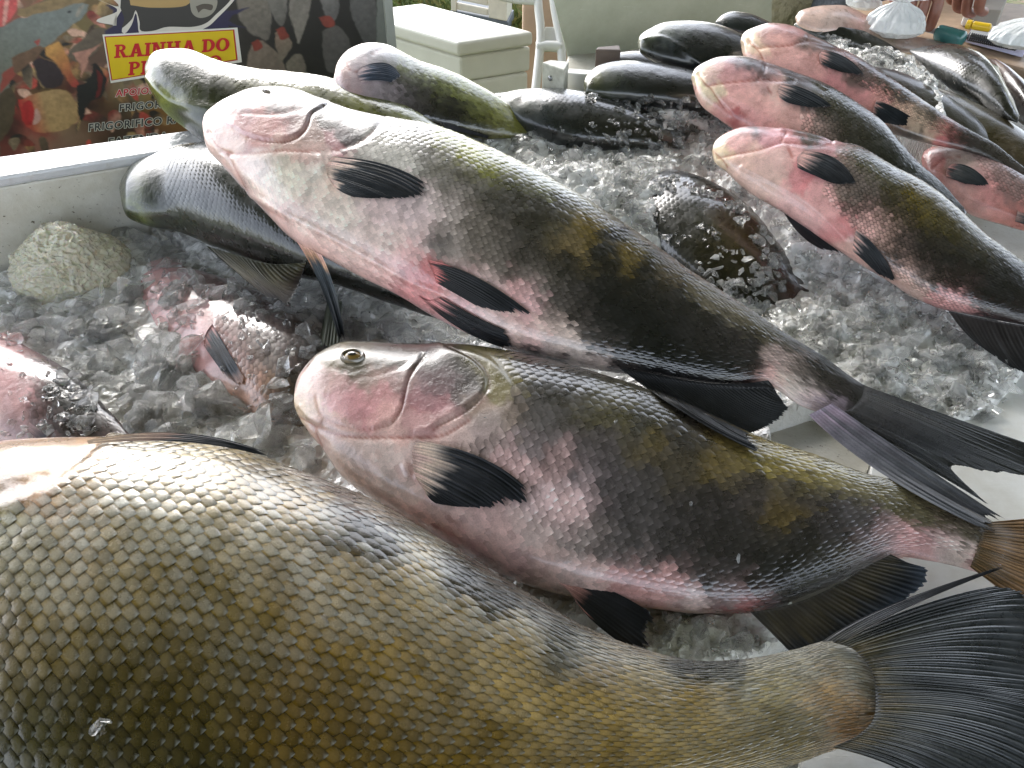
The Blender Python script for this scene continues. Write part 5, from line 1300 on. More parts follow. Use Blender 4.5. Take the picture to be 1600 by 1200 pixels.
# ------------------------------------------------------------------ white cooler behind the rim
zc = -0.22
cc, rr_, bk = at_z([(716, 66), (834, 49), (654, 8)], zc)
ex = rr_ - cc
ey = (at_z([(600, 33)], zc)[0] - cc) * 1.5
exn, eyn = nrm(ex), nrm(ey)
cooler = thing('cooler', 'white cooler box with its thick lid set slightly askew, beside the banner', 'cooler', (cc + (ex + ey) / 2) * [1, 1, 0] + [0, 0, GZ])
o0 = np.array(cooler.location)
solid('lid', box_pts(cc - [0, 0, 0.045], ex, ey, (0, 0, 0.045)), M_CREAM, cooler, 0.014, 4, o0)
c2 = cc + exn * 0.02 + eyn * 0.02
solid('box', box_pts(c2 - [0, 0, 0.13], ex - exn * 0.012, ey - eyn * 0.04, (0, 0, 0.08)), M_CREAM, cooler, 0.012, 3, o0)
solid('lower_box', box_pts(c2 + (exn + eyn) * 0.004 - [0, 0, -GZ + zc], ex - exn * 0.02, ey - eyn * 0.048, (0, 0, -GZ + zc - 0.132)), M_CREAM, cooler, 0.012, 3, o0)
c3 = at_z([(798, 66)], zc - 0.05)[0]
solid('latch', box_pts(c3 - eyn * 0.012 - [0, 0, 0.02], exn * 0.03, eyn * 0.014, (0, 0, 0.025)), M_WHITE, cooler, 0.003, 2, o0)

# white stool on a dark plinth, seen past the cooler
d0 = depth_of(at_z([(750, 30)], GZ))[0] * 0.9
def dp(x, y, d=d0):
    return at_depth([(x, y)], d)[0]
stl = thing('plinth_stand', 'cream slatted stand on a dark slab, on the grass past the cooler', 'stand', dp(750, 34))
o0 = np.array(stl.location)
M_SLAB = plain_mat('dark_slab', (0.10, 0.12, 0.14), 0.6, 0.2, 20)
M_PALEW = plain_mat('pale_painted_wood', (0.66, 0.63, 0.54), 0.5, 0.2, 15)
pz = dp(704, 24)
axr = nrm(dp(794, 42) - dp(704, 24))
dz_ = nrm(np.cross(axr, [0, 0, 1.0]))
dz_ = dz_ if dz_[1] > 0 else -dz_
Ls = np.linalg.norm(dp(794, 42) - dp(704, 24))
solid('slab', box_pts(pz - [0, 0, 0.03], axr * Ls, dz_ * 0.25, (0, 0, 0.055)), M_SLAB, stl, 0.004, 2, o0)
solid('post', box_pts(pz + axr * 0.005 + [0, 0, 0.026], axr * Ls * 0.09, dz_ * 0.03, (0, 0, 0.3)), M_PALEW, stl, 0.004, 2, o0)
solid('end_panel', box_pts(pz + axr * Ls * 0.66 + [0, 0, 0.026], axr * Ls * 0.32, dz_ * 0.22, (0, 0, 0.3)), M_PALEW, stl, 0.006, 2, o0)
for kz in range(5):
    solid('slat', box_pts(pz + axr * Ls * 0.1 + dz_ * 0.01 + [0, 0, 0.032 + kz * 0.05], axr * Ls * 0.55, dz_ * 0.02, (0, 0, 0.036)), M_PALEW, stl, 0.006, 2, o0)

# white plastic chair
dch = 2.05
chair = thing('plastic_chair', 'white plastic chair leg and stretcher between the cooler and the pale panel', 'chair', dp(860, 120, dch) * [1, 1, 0] + [0, 0, GZ])
o0 = np.array(chair.location)
def beam(name, pts, w):
    P = [dp(*q, dch) for q in pts]
    tube(name, even_curve(P, 14), w, M_WHITE, chair, o0, 8)
beam('leg', [(836, -60), (842, 20), (845, 60), (836, 150), (826, 260)], 0.012)
beam('leg', [(858, -60), (868, 20), (876, 62), (880, 140), (884, 260)], 0.012)
beam('stretcher', [(838, 74), (858, 72), (878, 74)], 0.014)
beam('rail', [(780, -6), (810, 0), (842, 2)], 0.010)
solid('side_panel', [dp(852, 42, dch + .01), dp(878, 42, dch + .01), dp(880, 70, dch + .01), dp(846, 70, dch + .01), dp(852, 42, dch + .03), dp(878, 42, dch + .03), dp(880, 70, dch + .03), dp(846, 70, dch + .03)], M_WHITE, chair, 0.002, 2, o0)
M_EARTH = plain_mat('pale_red_wall', (0.50, 0.36, 0.26), 0.85, 0.15, 14)
wp = dp(860, 60, 2.75)
wl_o = solid('low_wall', box_pts((wp[0] - 0.10, wp[1], GZ), (1.6, 0, 0), (0, 0.12, 0), (0, 0, 1.0)), M_EARTH, None, 0.01)
tag(wl_o, 'low pinkish earth-coloured wall behind the plastic chair', 'wall')

# pale greenish panel
m, nt, b = new_mat('scuffed_pale_green_panel')
na_ = add_noise(nt, 8, 6, 0.7)
nb_ = add_noise(nt, 22, 6, 0.8, stretch=(1, 1, 6))
base = mix_col(nt, ramp(nt, na_.outputs['Fac'], 0, 1, 0.35, 0.7), (0.33, 0.36, 0.27), (0.43, 0.45, 0.36))
nt.links.new(mix_col(nt, ramp(nt, nb_.outputs['Fac'], 0, 0.6, 0.62, 0.7), base, (0.62, 0.62, 0.52)), b.inputs['Base Color'])
b.inputs['Roughness'].default_value = 0.25
b.inputs['Coat Weight'].default_value = 0.5
M_PANEL = m
pp0 = at_z([(893, 112)], -0.06)[0]
pdir = nrm(np.array([1.0, 0.30, 0]))
pn = np.array([pdir[1], -pdir[0], 0.0])
pan = thing('screen_panel', 'scuffed pale green panel rising behind the dark fish, with a rolled lower edge', 'panel', pp0 * [1, 1, 0])
o0 = np.array(pan.location)
prism('sheet', [on_plane([q], pp0, pn)[0] for q in [(893, 112), (866, 0), (863, -14), (1206, -14), (1206, 60), (1180, 80), (1000, 92)]], pn * -0.006, M_PANEL, pan, 0.0015, o0)
r0, r1 = on_plane([(893, 103), (936, 95)], pp0 + pn * 0.013, pn)
tube('rolled_edge', [r0, (r0 + r1) / 2, r1], 0.011, M_WHITE, pan, o0, 16)
M_WOOD = plain_mat('dark_brown_wood', (0.12, 0.085, 0.065), 0.6, 0.35, 40)
bq = [at_z([q], 0.16)[0] for q in [(931, 77), (934, 73), (968, 70), (970, 78)]]
tag(prism('wooden_block', bq, (0, 0, -0.18), M_WOOD, None, 0.002), 'dark brown wooden block at the foot of the pale panel', 'block')

# ------------------------------------------------------------------ counter at the back right with its things
CZ_ = 0.10
M_PLANK = plain_mat('worn_plank', (0.42, 0.30, 0.20), 0.55, 0.35, 30)
ctr = thing('counter', 'worn brown wooden counter behind the fish at the top right', 'counter', at_z([(1540, 70)], CZ_)[0] * [1, 1, 0] + [0, 0, GZ])
o0 = np.array(ctr.location)
cq = [at_z([q], CZ_)[0] for q in [(1300, 22), (1450, 64), (1620, 112), (1800, 170), (1900, 60), (1640, 10), (1420, -10)]]
prism('top_plank', cq, (0, 0, -0.03), M_PLANK, ctr, 0.004, o0)
for q in [(1460, 50), (1700, 110), (1760, 60)]:
    p = at_z([q], CZ_)[0]
    solid('leg', box_pts((p[0] - .02, p[1] - .02, GZ), (.04, 0, 0), (0, .04, 0), (0, 0, CZ_ - 0.031 - GZ)), M_PLANK, ctr, 0.003, 2, o0)
M_TEAL = plain_mat('teal_plastic', (0.05, 0.20, 0.20), 0.25, 0.2, 30, coat=0.6)
M_YEL = plain_mat('yellow_plastic', (0.80, 0.52, 0.02), 0.35, 0.08, 30, coat=0.3)
M_PAPER = plain_mat('lilac_paper', (0.66, 0.66, 0.86), 0.7, 0.06, 30)
M_DARK = plain_mat('dark_plastic', (0.05, 0.055, 0.06), 0.4, 0.2, 30)
M_TAUPE = plain_mat('taupe_card', (0.36, 0.33, 0.28), 0.7, 0.1, 20)
def capsule(name, q0, q1, z, r, mat, parent=None, squash=None):
    p0, p1 = at_z([q0, q1], z)
    t = np.linspace(0, 1, 22)
    prof = r * np.minimum(1, np.sqrt(np.clip(1 - (1 - np.clip(np.minimum(t, 1 - t) / 0.12, 0, 1)) ** 2, 0.03, 1)))
    return tube(name, p0 + (p1 - p0) * t[:, None], prof, mat, parent, na=16)
knife = thing('knife', 'knife with a teal handle lying at the counter edge', 'knife', (0, 0, 0))
capsule('handle', (1462, 50), (1508, 62), CZ_ + 0.016, 0.013, M_TEAL, knife)
kb = at_z([(1466, 47), (1464, 55), (1425, 44), (1432, 40)], CZ_ + 0.014)
prism('blade', list(kb), (0, 0, 0.002), M_STEEL, knife, 0.0004)
mk = thing('marker_pen', 'yellow marker pen resting against the taupe box', 'marker', (0, 0, 0))
capsule('barrel', (1518, 39), (1549, 44), CZ_ + 0.045, 0.0065, M_YEL, mk)
capsule('cap', (1510, 37.5), (1519, 39.2), CZ_ + 0.045, 0.0072, M_YEL, mk)
nb = thing('notebook', 'spiral notebook with lilac pages at the counter edge', 'notebook', (0, 0, 0))
nq = at_z([(1508, 66), (1597, 90), (1612, 62), (1520, 46)], CZ_ + 0.003)
prism('pages', list(nq), (0, 0, 0.012), M_PAPER, nb, 0.001)
cq2 = at_z([(1513, 56), (1592, 73), (1608, 50), (1524, 38)], CZ_ + 0.017)
prism('cover', list(cq2), (0, 0, 0.002), M_WHITE, nb, 0.0005)
sp0, sp1 = at_z([(1514, 57), (1590, 73)], CZ_ + 0.018)
ts = np.linspace(0, 1, 23 * 12)
sdir = nrm(sp1 - sp0)
sup = np.array([0, 0, 1.0])
spn = np.cross(sdir, sup)
tube('spiral', sp0 + (sp1 - sp0) * ts[:, None] + 0.006 * (np.cos(ts * 23 * 6.283)[:, None] * sup + np.sin(ts * 23 * 6.283)[:, None] * spn), 0.0011, M_DARK, nb, na=6)
bxq = at_z([(1512, 46), (1552, 50), (1562, 30), (1528, 26)], CZ_ + 0.005)
tag(prism('card_box', list(bxq), (0, 0, 0.035), M_TAUPE, None, 0.002), 'taupe card box behind the yellow marker', 'box')
tag(prism('paper_wrap', list(at_z([(1500, 40), (1512, 42), (1540, 14), (1522, 8)], CZ_ + 0.002)), (0, 0, 0.05), M_WHITE, None, 0.004), 'white paper wrap standing left of the taupe box', 'paper')
tray = thing('foam_tray', 'cream tray with a dark blue underside at the right edge under the counter', 'tray', (0, 0, 0))
tq = at_z([(1561, 101), (1660, 118), (1680, 100), (1566, 92)], 0.085)
prism('rim', list(tq), (0, 0, -0.012), M_CREAM, tray, 0.002)
M_NAVY = plain_mat('navy_cloth', (0.03, 0.045, 0.075), 0.8, 0.2, 30)
prism('base', [p + np.array([0.004, 0.004, -0.013]) for p in tq], (0, 0, -0.05), M_NAVY, tray, 0.003)

# crumpled plastic bags
m, nt, b = new_mat('thin_white_plastic')
b.inputs['Base Color'].default_value = (0.80, 0.82, 0.82, 1)
b.inputs['Roughness'].default_value = 0.3
b.inputs['Transmission Weight'].default_value = 0.25
b.inputs['IOR'].default_value = 1.1
b.inputs['Coat Weight'].default_value = 0.5
bump(nt, b, add_noise(nt, 60, 4).outputs['Fac'], 0.5, 0.006)
M_BAG = m
def ico(sub):
    bm = bmesh.new()
    bmesh.ops.create_icosphere(bm, subdivisions=sub, radius=1)
    V = np.array([v.co for v in bm.verts])
    F = np.array([[v.index for v in f.verts] for f in bm.faces])
    bm.free()
    return V, F
def crumple(name, c, rad, seed, mat, label, cat, ears=True):
    V, F = ico(5)
    r = 0.95 + 0.25 * fbm(V * 1.4, seed) + 0.22 * (1 - np.abs(fbm(V * [3.2, 3.2, 0.9] + 7, seed + 1)) * 2.6) + 0.04 * fbm(V * [9, 9, 4], seed + 2)
    P = V * r[:, None] * np.asarray(rad)
    if ears:
        up = np.clip(V[:, 2] - 0.35, 0, 1)
        P[:, 2] += np.asarray(rad)[2] * up * (1.1 + 0.9 * np.sin(np.arctan2(V[:, 1], V[:, 0]) * 2 + seed))
        P[:, :2] *= (1 - 0.55 * up)[:, None]
    P[:, 2] = np.maximum(P[:, 2], -np.asarray(rad)[2] * 0.82)
    me = mesh_np(name, P, F)
    o = add_obj(name, me, mat, None, c)
    return tag(o, label, cat)
def tied_bag(c, R_, h, seed, label, lean=(0.0, 0.0)):
    na, nz = 160, 70
    th = np.linspace(0, 2 * math.pi, na, endpoint=False)
    z = np.linspace(0, 1, nz)
    prof = np.interp(z, [0, 0.04, 0.2, 0.45, 0.62, 0.74, 0.80, 0.88, 1.0], [0.05, 0.7, 1.0, 0.92, 0.62, 0.30, 0.20, 0.42, 0.70])
    T, Z = np.meshgrid(th, z)
    g = np.stack([np.cos(T).ravel() * 1.3, np.sin(T).ravel() * 1.3, Z.ravel() * 0.9], 1)
    fold = 0.26 * fbm(g * [1.5, 1.5, 1.4], seed) + 0.16 * (1 - 2.4 * np.abs(fbm(g * [2.6, 2.6, 1.5] + 3, seed + 1))) + 0.07 * fbm(g * [7, 7, 4], seed + 3)
    fold = fold.reshape(nz, na) * np.interp(Z, [0, 0.3, 0.75, 1], [0.5, 0.7, 1.3, 1.6])
    rr2 = R_ * prof[:, None] * (1 + fold)
    lift_ = 0.16 * np.sin(T * 2 + seed) * np.clip(Z - 0.82, 0, 1) / 0.18
    V = np.stack([rr2 * np.cos(T) + lean[0] * Z ** 2, rr2 * np.sin(T) * 0.85 + lean[1] * Z ** 2, h * (Z + lift_)], -1).reshape(-1, 3)
    F = [tuple(f) for f in grid_faces(nz, na, True)] + [tuple(range(na - 1, -1, -1))]
    return tag(add_obj('plastic_bag', mesh_np('plastic_bag', V, F), M_BAG, None, c), label, 'plastic bag')
d1 = 1.28
tied_bag(dp(1394, 54, d1) - [0, 0, 0.002], 0.044, 0.066, 5, 'tied white plastic bag standing by the fist, behind the pale pink fish')
tied_bag(dp(1592, 72, 1.15), 0.046, 0.052, 9, 'crumpled clear plastic bag lying over the notebook', (0.03, 0.0))
tied_bag(dp(1350, 14, 1.42), 0.03, 0.035, 14, 'small wad of clear plastic left of the tied white bag', (-0.02, 0.0))

# ------------------------------------------------------------------ people behind the stall (only waist and hands are in frame)
M_BEIGE = plain_mat('beige_cloth', (0.42, 0.38, 0.28), 0.85, 0.25, 8, bmp=(16, 0.9, 0.03))
M_GREY = plain_mat('dark_grey_cloth', (0.10, 0.11, 0.13), 0.85, 0.3, 10, bmp=(16, 0.9, 0.03))
M_FLESH = attr_mat('skin', rough=(0.4, 0.55), coat=0.1, bumps=((300, 0.3, 0.001),), var=0.15, sss=0.1)
def skin_mesh(name, verts, edges, radii, mat, parent=None, root=0, sub=2, col=None):
    me = bpy.data.meshes.new(name)
    me.from_pydata([tuple(v) for v in verts], edges, [])
    ob = bpy.data.objects.new(name, me)
    scene.collection.objects.link(ob)
    sk = ob.modifiers.new('skin', 'SKIN')
    sk.use_smooth_shade = True
    for i, sv in enumerate(me.skin_vertices[0].data):
        r = radii[i]
        sv.radius = (r, r) if np.isscalar(r) else r
        sv.use_root = (i == root)
    sd_ = ob.modifiers.new('sub', 'SUBSURF')
    sd_.levels = sd_.render_levels = sub
    dg = bpy.context.evaluated_depsgraph_get()
    m2 = bpy.data.meshes.new_from_object(ob.evaluated_get(dg))
    m2.name = name
    bpy.data.objects.remove(ob)
    m2.materials.clear()
    if col is not None:
        a = m2.attributes.new('Col', 'FLOAT_COLOR', 'POINT')
        a.data.foreach_set('color', np.tile(np.array([*col, 1.0], np.float32), len(m2.vertices)))
    m2.polygons.foreach_set('use_smooth', np.full(len(m2.polygons), True))
    return add_obj(name, m2, mat, parent)
SKINC = srgb((140, 92, 76))
def figure(base, face, label, cloth, hands):
    """standing figure: base = ground point, hands = two wrist targets with finger direction"""
    root = thing('person', label, 'person', base)
    f = nrm(np.array([face[0], face[1], 0.0]))
    r = np.array([f[1], -f[0], 0.0])
    u = np.array([0, 0, 1.0])
    def q(x, y, z):
        return r * x + f * y + u * z
    hw = [np.asarray(h[0]) - np.asarray(base) for h in hands]
    def elbow(s, w):
        sh = q(s * 0.19, 0, 1.40)
        mid = (sh + w) / 2
        return mid + q(s * 0.10, -0.06, -0.10)
    V = [q(0, 0, 0.98), q(0, 0, 1.15), q(0, 0.01, 1.34), q(0, 0, 1.46), q(0, 0.01, 1.54), q(0, 0.03, 1.64), q(0, 0.03, 1.72)]
    E = [(0, 1), (1, 2), (2, 3), (3, 4), (4, 5), (5, 6)]
    Rr = [(0.14, 0.10), (0.13, 0.09), (0.13, 0.09), (0.07, 0.06), 0.055, (0.078, 0.095), (0.06, 0.07)]
    for s, w in ((-1, hw[0]), (1, hw[1])):
        i = len(V)
        e = elbow(s, w)
        V += [q(s * 0.18, 0, 1.41), e, w]
        E += [(2, i), (i, i + 1), (i + 1, i + 2)]
        Rr += [0.055, 0.046, 0.03]
        j = len(V)
        V += [q(s * 0.10, 0, 0.88), q(s * 0.11, 0.01, 0.50), q(s * 0.11, -0.02, 0.09), q(s * 0.12, 0.13, 0.04)]
        E += [(0, j), (j, j + 1), (j + 1, j + 2), (j + 2, j + 3)]
        Rr += [0.105, 0.075, 0.05, 0.04]
    skin_mesh('body', V, E, Rr, M_FLESH, root, col=SKINC)
    # clothes: shirt with sleeves to the elbow, trousers
    Vs = [v * 1.0 for v in V[:4]]
    Es = [(0, 1), (1, 2), (2, 3)]
    Rs = [(0.205, 0.15), (0.185, 0.14), (0.205, 0.15), (0.085, 0.08)]
    for k_, s in ((0, -1), (1, 1)):
        i = len(Vs)
        sh, el = V[7 + k_ * 7], V[8 + k_ * 7]
        Vs += [sh, sh + (el - sh) * 0.8]
        Es += [(2, i), (i, i + 1)]
        Rs += [0.095, 0.075]
    skin_mesh('shirt', Vs, Es, Rs, cloth, root)
    Vt = [q(0, 0, 1.0), q(0, 0, 0.90)]
    Et, Rt_ = [(0, 1)], [(0.2, 0.15), (0.2, 0.15)]
    for s in (-1, 1):
        i = len(Vt)
        Vt += [q(s * 0.10, 0, 0.80), q(s * 0.11, 0.01, 0.50), q(s * 0.11, -0.01, 0.12)]
        Et += [(1, i), (i, i + 1), (i + 1, i + 2)]
        Rt_ += [0.13, 0.10, 0.08]
    skin_mesh('trousers', Vt, Et, Rt_, cloth, root)
    # hair and face
    hc = q(0, 0.03, 1.68)
    HV, HF = ico(4)
    hm = HV * [0.088, 0.104, 0.115] * (1 + 0.03 * fbm(HV * 6, 4))[:, None]
    keep = (HV[:, 2] > 0.05) | ((HV @ np.array([f[0], f[1], 0])) < -0.2)
    hm = np.where(keep[:, None], hm, hm * 0.6)
    add_obj('hair', mesh_np('hair', hm + hc, HF), M_DARK, root)
    for s in (-1, 1):
        ev, ef = ico(2)
        add_obj('eye', mesh_np('eye', ev * 0.012 + hc + q(s * 0.032, 0.085, -0.01), ef), M_WHITE, root)
    # hands
    for s, (w, d) in ((-1, hands[0]), (1, hands[1])):
        d = nrm(d)
        w = np.asarray(w) - np.asarray(base)
        side = nrm(np.cross(d, u))
        dn = nrm(np.cross(side, d))
        VV_, EE, RRr = [w, w + d * 0.045, w + d * 0.085], [(0, 1), (1, 2)], [(0.026, 0.018), (0.038, 0.016), (0.036, 0.013)]
        for fi, (off, ln) in enumerate(((-0.030, 0.062), (-0.010, 0.075), (0.010, 0.070), (0.029, 0.054))):
            i = len(VV_)
            b0 = w + d * 0.09 + side * off
            VV_ += [b0, b0 + d * ln * 0.35 - dn * 0.016, b0 + d * ln * 0.42 - dn * (0.016 + ln * 0.42), b0 + d * ln * 0.10 - dn * (0.020 + ln * 0.6)]
            EE += [(2, i), (i, i + 1), (i + 1, i + 2), (i + 2, i + 3)]
            RRr += [0.0105, 0.0100, 0.0092, 0.0082]
        i = len(VV_)
        t0 = w + d * 0.03 + side * 0.034 * -s
        VV_ += [t0, t0 + d * 0.035 + side * 0.014 * -s - dn * 0.012, t0 + d * 0.06 - side * 0.004 * -s - dn * 0.03]
        EE += [(1, i), (i, i + 1), (i + 1, i + 2)]
        RRr += [0.014, 0.0115, 0.009]
        skin_mesh('hand', VV_, EE, RRr, M_FLESH, root, sub=2, col=SKINC)
    return root
bA = at_z([(1478, 18)], 0.05)[0]
h1 = dp(1456, -78, 1.30)
h2 = dp(1590, -84, 1.30)
figure((bA[0] - 0.0, bA[1] + 0.22, GZ), (-0.25, -1), 'person in dark grey clothes standing behind the counter, fist by the tied white bag', M_GREY, ((h1, (-0.25, -0.6, -0.5)), (h2, (-0.75, -0.4, -0.35))))
bB = on_plane([(1262, 20)], pp0 - pn * 0.22, pn)[0]
figure((bB[0] + 0.02, bB[1], GZ), (-0.1, -1), 'person in beige clothes standing at the edge of the pale panel', M_BEIGE, (((bB[0] - 0.30, bB[1] + 0.20, -0.02), (0, -0.2, -1)), ((bB[0] + 0.33, bB[1] + 0.20, 0.0), (0, -0.2, -1))))
# ------------------------------------------------------------------ crushed ice
m, nt, b = new_mat('clear_wet_ice')
nz = add_noise(nt, 28, 4, 0.6)
b.inputs['Base Color'].default_value = (0.985, 0.98, 0.965, 1)
b.inputs['Roughness'].default_value = 0.05
b.inputs['IOR'].default_value = 1.31
b.inputs['Transmission Weight'].default_value = 1.0
bump(nt, b, add_noise(nt, 120, 2).outputs['Fac'], 0.12, 0.003)
cl = nt.nodes.new('ShaderNodeBsdfTranslucent')
cl.inputs['Color'].default_value = (0.95, 0.95, 0.93, 1)
cl2 = nt.nodes.new('ShaderNodeBsdfDiffuse')
cl2.inputs['Color'].default_value = (0.93, 0.93, 0.91, 1)
mx = nt.nodes.new('ShaderNodeMixShader')
mx.inputs[0].default_value = 0.5
nt.links.new(cl.outputs[0], mx.inputs[1])
nt.links.new(cl2.outputs[0], mx.inputs[2])
mx2 = nt.nodes.new('ShaderNodeMixShader')
nt.links.new(ramp(nt, nz.outputs['Fac'], 0.05, 0.50, 0.42, 0.72), mx2.inputs[0])
nt.links.new(b.outputs[0], mx2.inputs[1])
nt.links.new(mx.outputs[0], mx2.inputs[2])
out = [n for n in nt.nodes if n.type == 'OUTPUT_MATERIAL'][0]
nt.links.new(mx2.outputs[0], out.inputs[0])
M_ICE = m
m, nt, b = new_mat('packed_ice')
na_ = add_noise(nt, 12, 5)
nb_ = add_noise(nt, 80, 5, 0.7)
base = mix_col(nt, ramp(nt, na_.outputs['Fac'], 0, 1), (0.70, 0.69, 0.65), (0.84, 0.83, 0.79))
nt.links.new(mix_col(nt, ramp(nt, nb_.outputs['Fac'], 0, 1), base, (0.9, 0.9, 0.88)), b.inputs['Base Color'])
b.inputs['Roughness'].default_value = 0.12
b.inputs['Coat Weight'].default_value = 0.8
b.inputs['Transmission Weight'].default_value = 0.0
b.inputs['IOR'].default_value = 1.31
bump(nt, b, nb_.outputs['Fac'], 0.7, 0.006)
M_BED = m

BED_PX = [(-700, 470), (0, 408), (188, 336), (322, 250), (600, 190), (780, 140), (880, 112), (1000, 60), (1300, 30), (1420, 60), (1480, 170), (1440, 240), (1440, 300), (1500, 380), (1560, 480), (1650, 560), (1600, 600), (1545, 672), (1364, 712),
          (1290, 660), (1200, 690), (1240, 900), (1240, 1030), (1000, 1100), (600, 1300), (-700, 1300)]
nx, ny = 560, 400
xs = np.linspace(-1.0, 1.05, nx)
ys = np.linspace(0.18, 1.6, ny)
X, Yg = np.meshgrid(xs, ys, indexing='ij')
P2 = np.stack([X.ravel(), Yg.ravel()], 1)
P3 = np.concatenate([P2, np.zeros((len(P2), 1))], 1)
pxb = proj(P3)
ins = in_poly(pxb, BED_PX)
dd, _ = seg_dist(pxb, BED_PX + [BED_PX[0]])
edge = np.clip(np.where(ins, dd, -dd) / 25.0, -1, 1)
ZCP = [(-300, 600, .0), (60, 430, .005), (250, 380, .02), (300, 450, .015), (400, 600, .005), (100, 650, .0), (500, 480, .0), (600, 500, -.005), (690, 190, .085), (780, 165, .10), (860, 145, .105), (950, 135, .11), (1060, 160, .11), (900, 250, .085), (1000, 260, .075), (1090, 220, .08),
       (1100, 290, .065), (1200, 330, .055), (1150, 430, .035), (1300, 480, .035), (1450, 550, .03), (1540, 650, .02), (1200, 520, .025), (1100, 1000, .02), (1000, 110, .115), (1160, 110, .11), (1300, 200, .06), (1400, 300, .02), (800, 700, -.01), (300, 900, -.01)]
zc_ = np.array([c_[2] for c_ in ZCP])
xyc = at_z([c_[:2] for c_ in ZCP], zc_)[:, :2]
d2_ = ((P2[:, None] - xyc[None]) ** 2).sum(-1)
w_ = 1 / (d2_ + 0.0006) ** 2
zb = (w_ * zc_).sum(1) / w_.sum(1) + 0.010 * fbm(P2 / 0.06, 90) + 0.007 * fbm(P2 / 0.016, 91, 2) + 0.002 * vnoise(P2 / 0.005, 95)
# the back wall stops the ice
wallside = (P2 - (fa[:2])) @ wd[:2]
zb = np.where(edge > 0, zb * np.minimum(1, edge * 2) - 0.02 * (1 - np.minimum(1, edge * 2)), -0.03)
keep = wallside < -0.002
idx = -np.ones(len(P2), int)
V = np.concatenate([P2, zb[:, None]], 1)
F = grid_faces(nx, ny)
F = F[(keep[F] & (edge[F] > -0.4)).all(1)]
bed_bvh = BVHTree.FromPolygons([tuple(v) for v in V], [tuple(f) for f in F])
used = np.unique(F)
idx[used] = np.arange(len(used))
o = add_obj('packed_ice', mesh_np('packed_ice', V[used], idx[F], smooth=False), M_BED)
o['kind'] = 'stuff'
# second bank of ice between the right-hand row and the humped fish
BANK = [(1262, 40), (1300, 44), (1340, 60), (1380, 68), (1420, 78), (1446, 96), (1470, 124), (1484, 146), (1480, 160), (1440, 146), (1400, 130), (1350, 104), (1310, 84), (1280, 62)]
bx0 = at_z(BANK, 0.125)
lo, hi = bx0.min(0) - 0.03, bx0.max(0) + 0.03
nx2, ny2 = 180, 150
X2, Y2 = np.meshgrid(np.linspace(lo[0], hi[0], nx2), np.linspace(lo[1], hi[1], ny2), indexing='ij')
Q2 = np.stack([X2.ravel(), Y2.ravel()], 1)
px2 = proj(np.concatenate([Q2, np.full((len(Q2), 1), 0.125)], 1))
d2, _ = seg_dist(px2, BANK + [BANK[0]])
e2 = np.where(in_poly(px2, BANK), d2, -d2)
zb2 = 0.110 + 0.02 * np.clip(e2 / 20, -1, 1) + 0.010 * fbm(Q2 / 0.03, 92) + 0.006 * fbm(Q2 / 0.012, 94)
zb2 = np.where(e2 < -12, 0.0, zb2)
V2 = np.concatenate([Q2, zb2[:, None]], 1)
F2 = grid_faces(nx2, ny2)
F2 = F2[(e2[F2] > -26).all(1)]
bank_bvh = BVHTree.FromPolygons([tuple(v) for v in V2], [tuple(f) for f in F2])
o = add_obj('packed_ice', mesh_np('packed_ice', V2, F2, smooth=False), M_BED)
o['kind'] = 'stuff'

# chunk shapes: broken lumps with a few flat faces and softened edges
rs = np.random.RandomState(21)
CH = []
for k_ in range(14):
    bm = bmesh.new()
    n_ = rs.randint(9, 15)
    pts = nrm(rs.normal(size=(n_, 3))) * rs.uniform(0.7, 1.0, (n_, 1)) * [1.0, rs.uniform(0.55, 0.9), rs.uniform(0.35, 0.7)]
    vs_ = [bm.verts.new(tuple(p)) for p in pts]
    r_ = bmesh.ops.convex_hull(bm, input=vs_)
    bmesh.ops.delete(bm, geom=[g for g in r_['geom_interior'] if isinstance(g, bmesh.types.BMVert)], context='VERTS')
    bmesh.ops.dissolve_limit(bm, angle_limit=R(18), verts=bm.verts, edges=bm.edges)
    bmesh.ops.bevel(bm, geom=list(bm.edges), offset=0.10, segments=2, profile=0.5, affect='EDGES', clamp_overlap=True)
    bmesh.ops.triangulate(bm, faces=bm.faces)
    bmesh.ops.recalc_face_normals(bm, faces=bm.faces)
    bm.verts.ensure_lookup_table()
    V = np.array([v.co for v in bm.verts])
    bm.verts.index_update()
    F = np.array([[v.index for v in f.verts] for f in bm.faces])
    V = V * (1 + 0.10 * fbm(V * 2.5, 200 + k_))[:, None]
    me = mesh_np('ice_chunk', V, F, smooth=False)
    me.materials.append(M_ICE)
    bm.free()
    CH.append((me, V, F))
CHUNKS = []
camv = Vector(CAM)
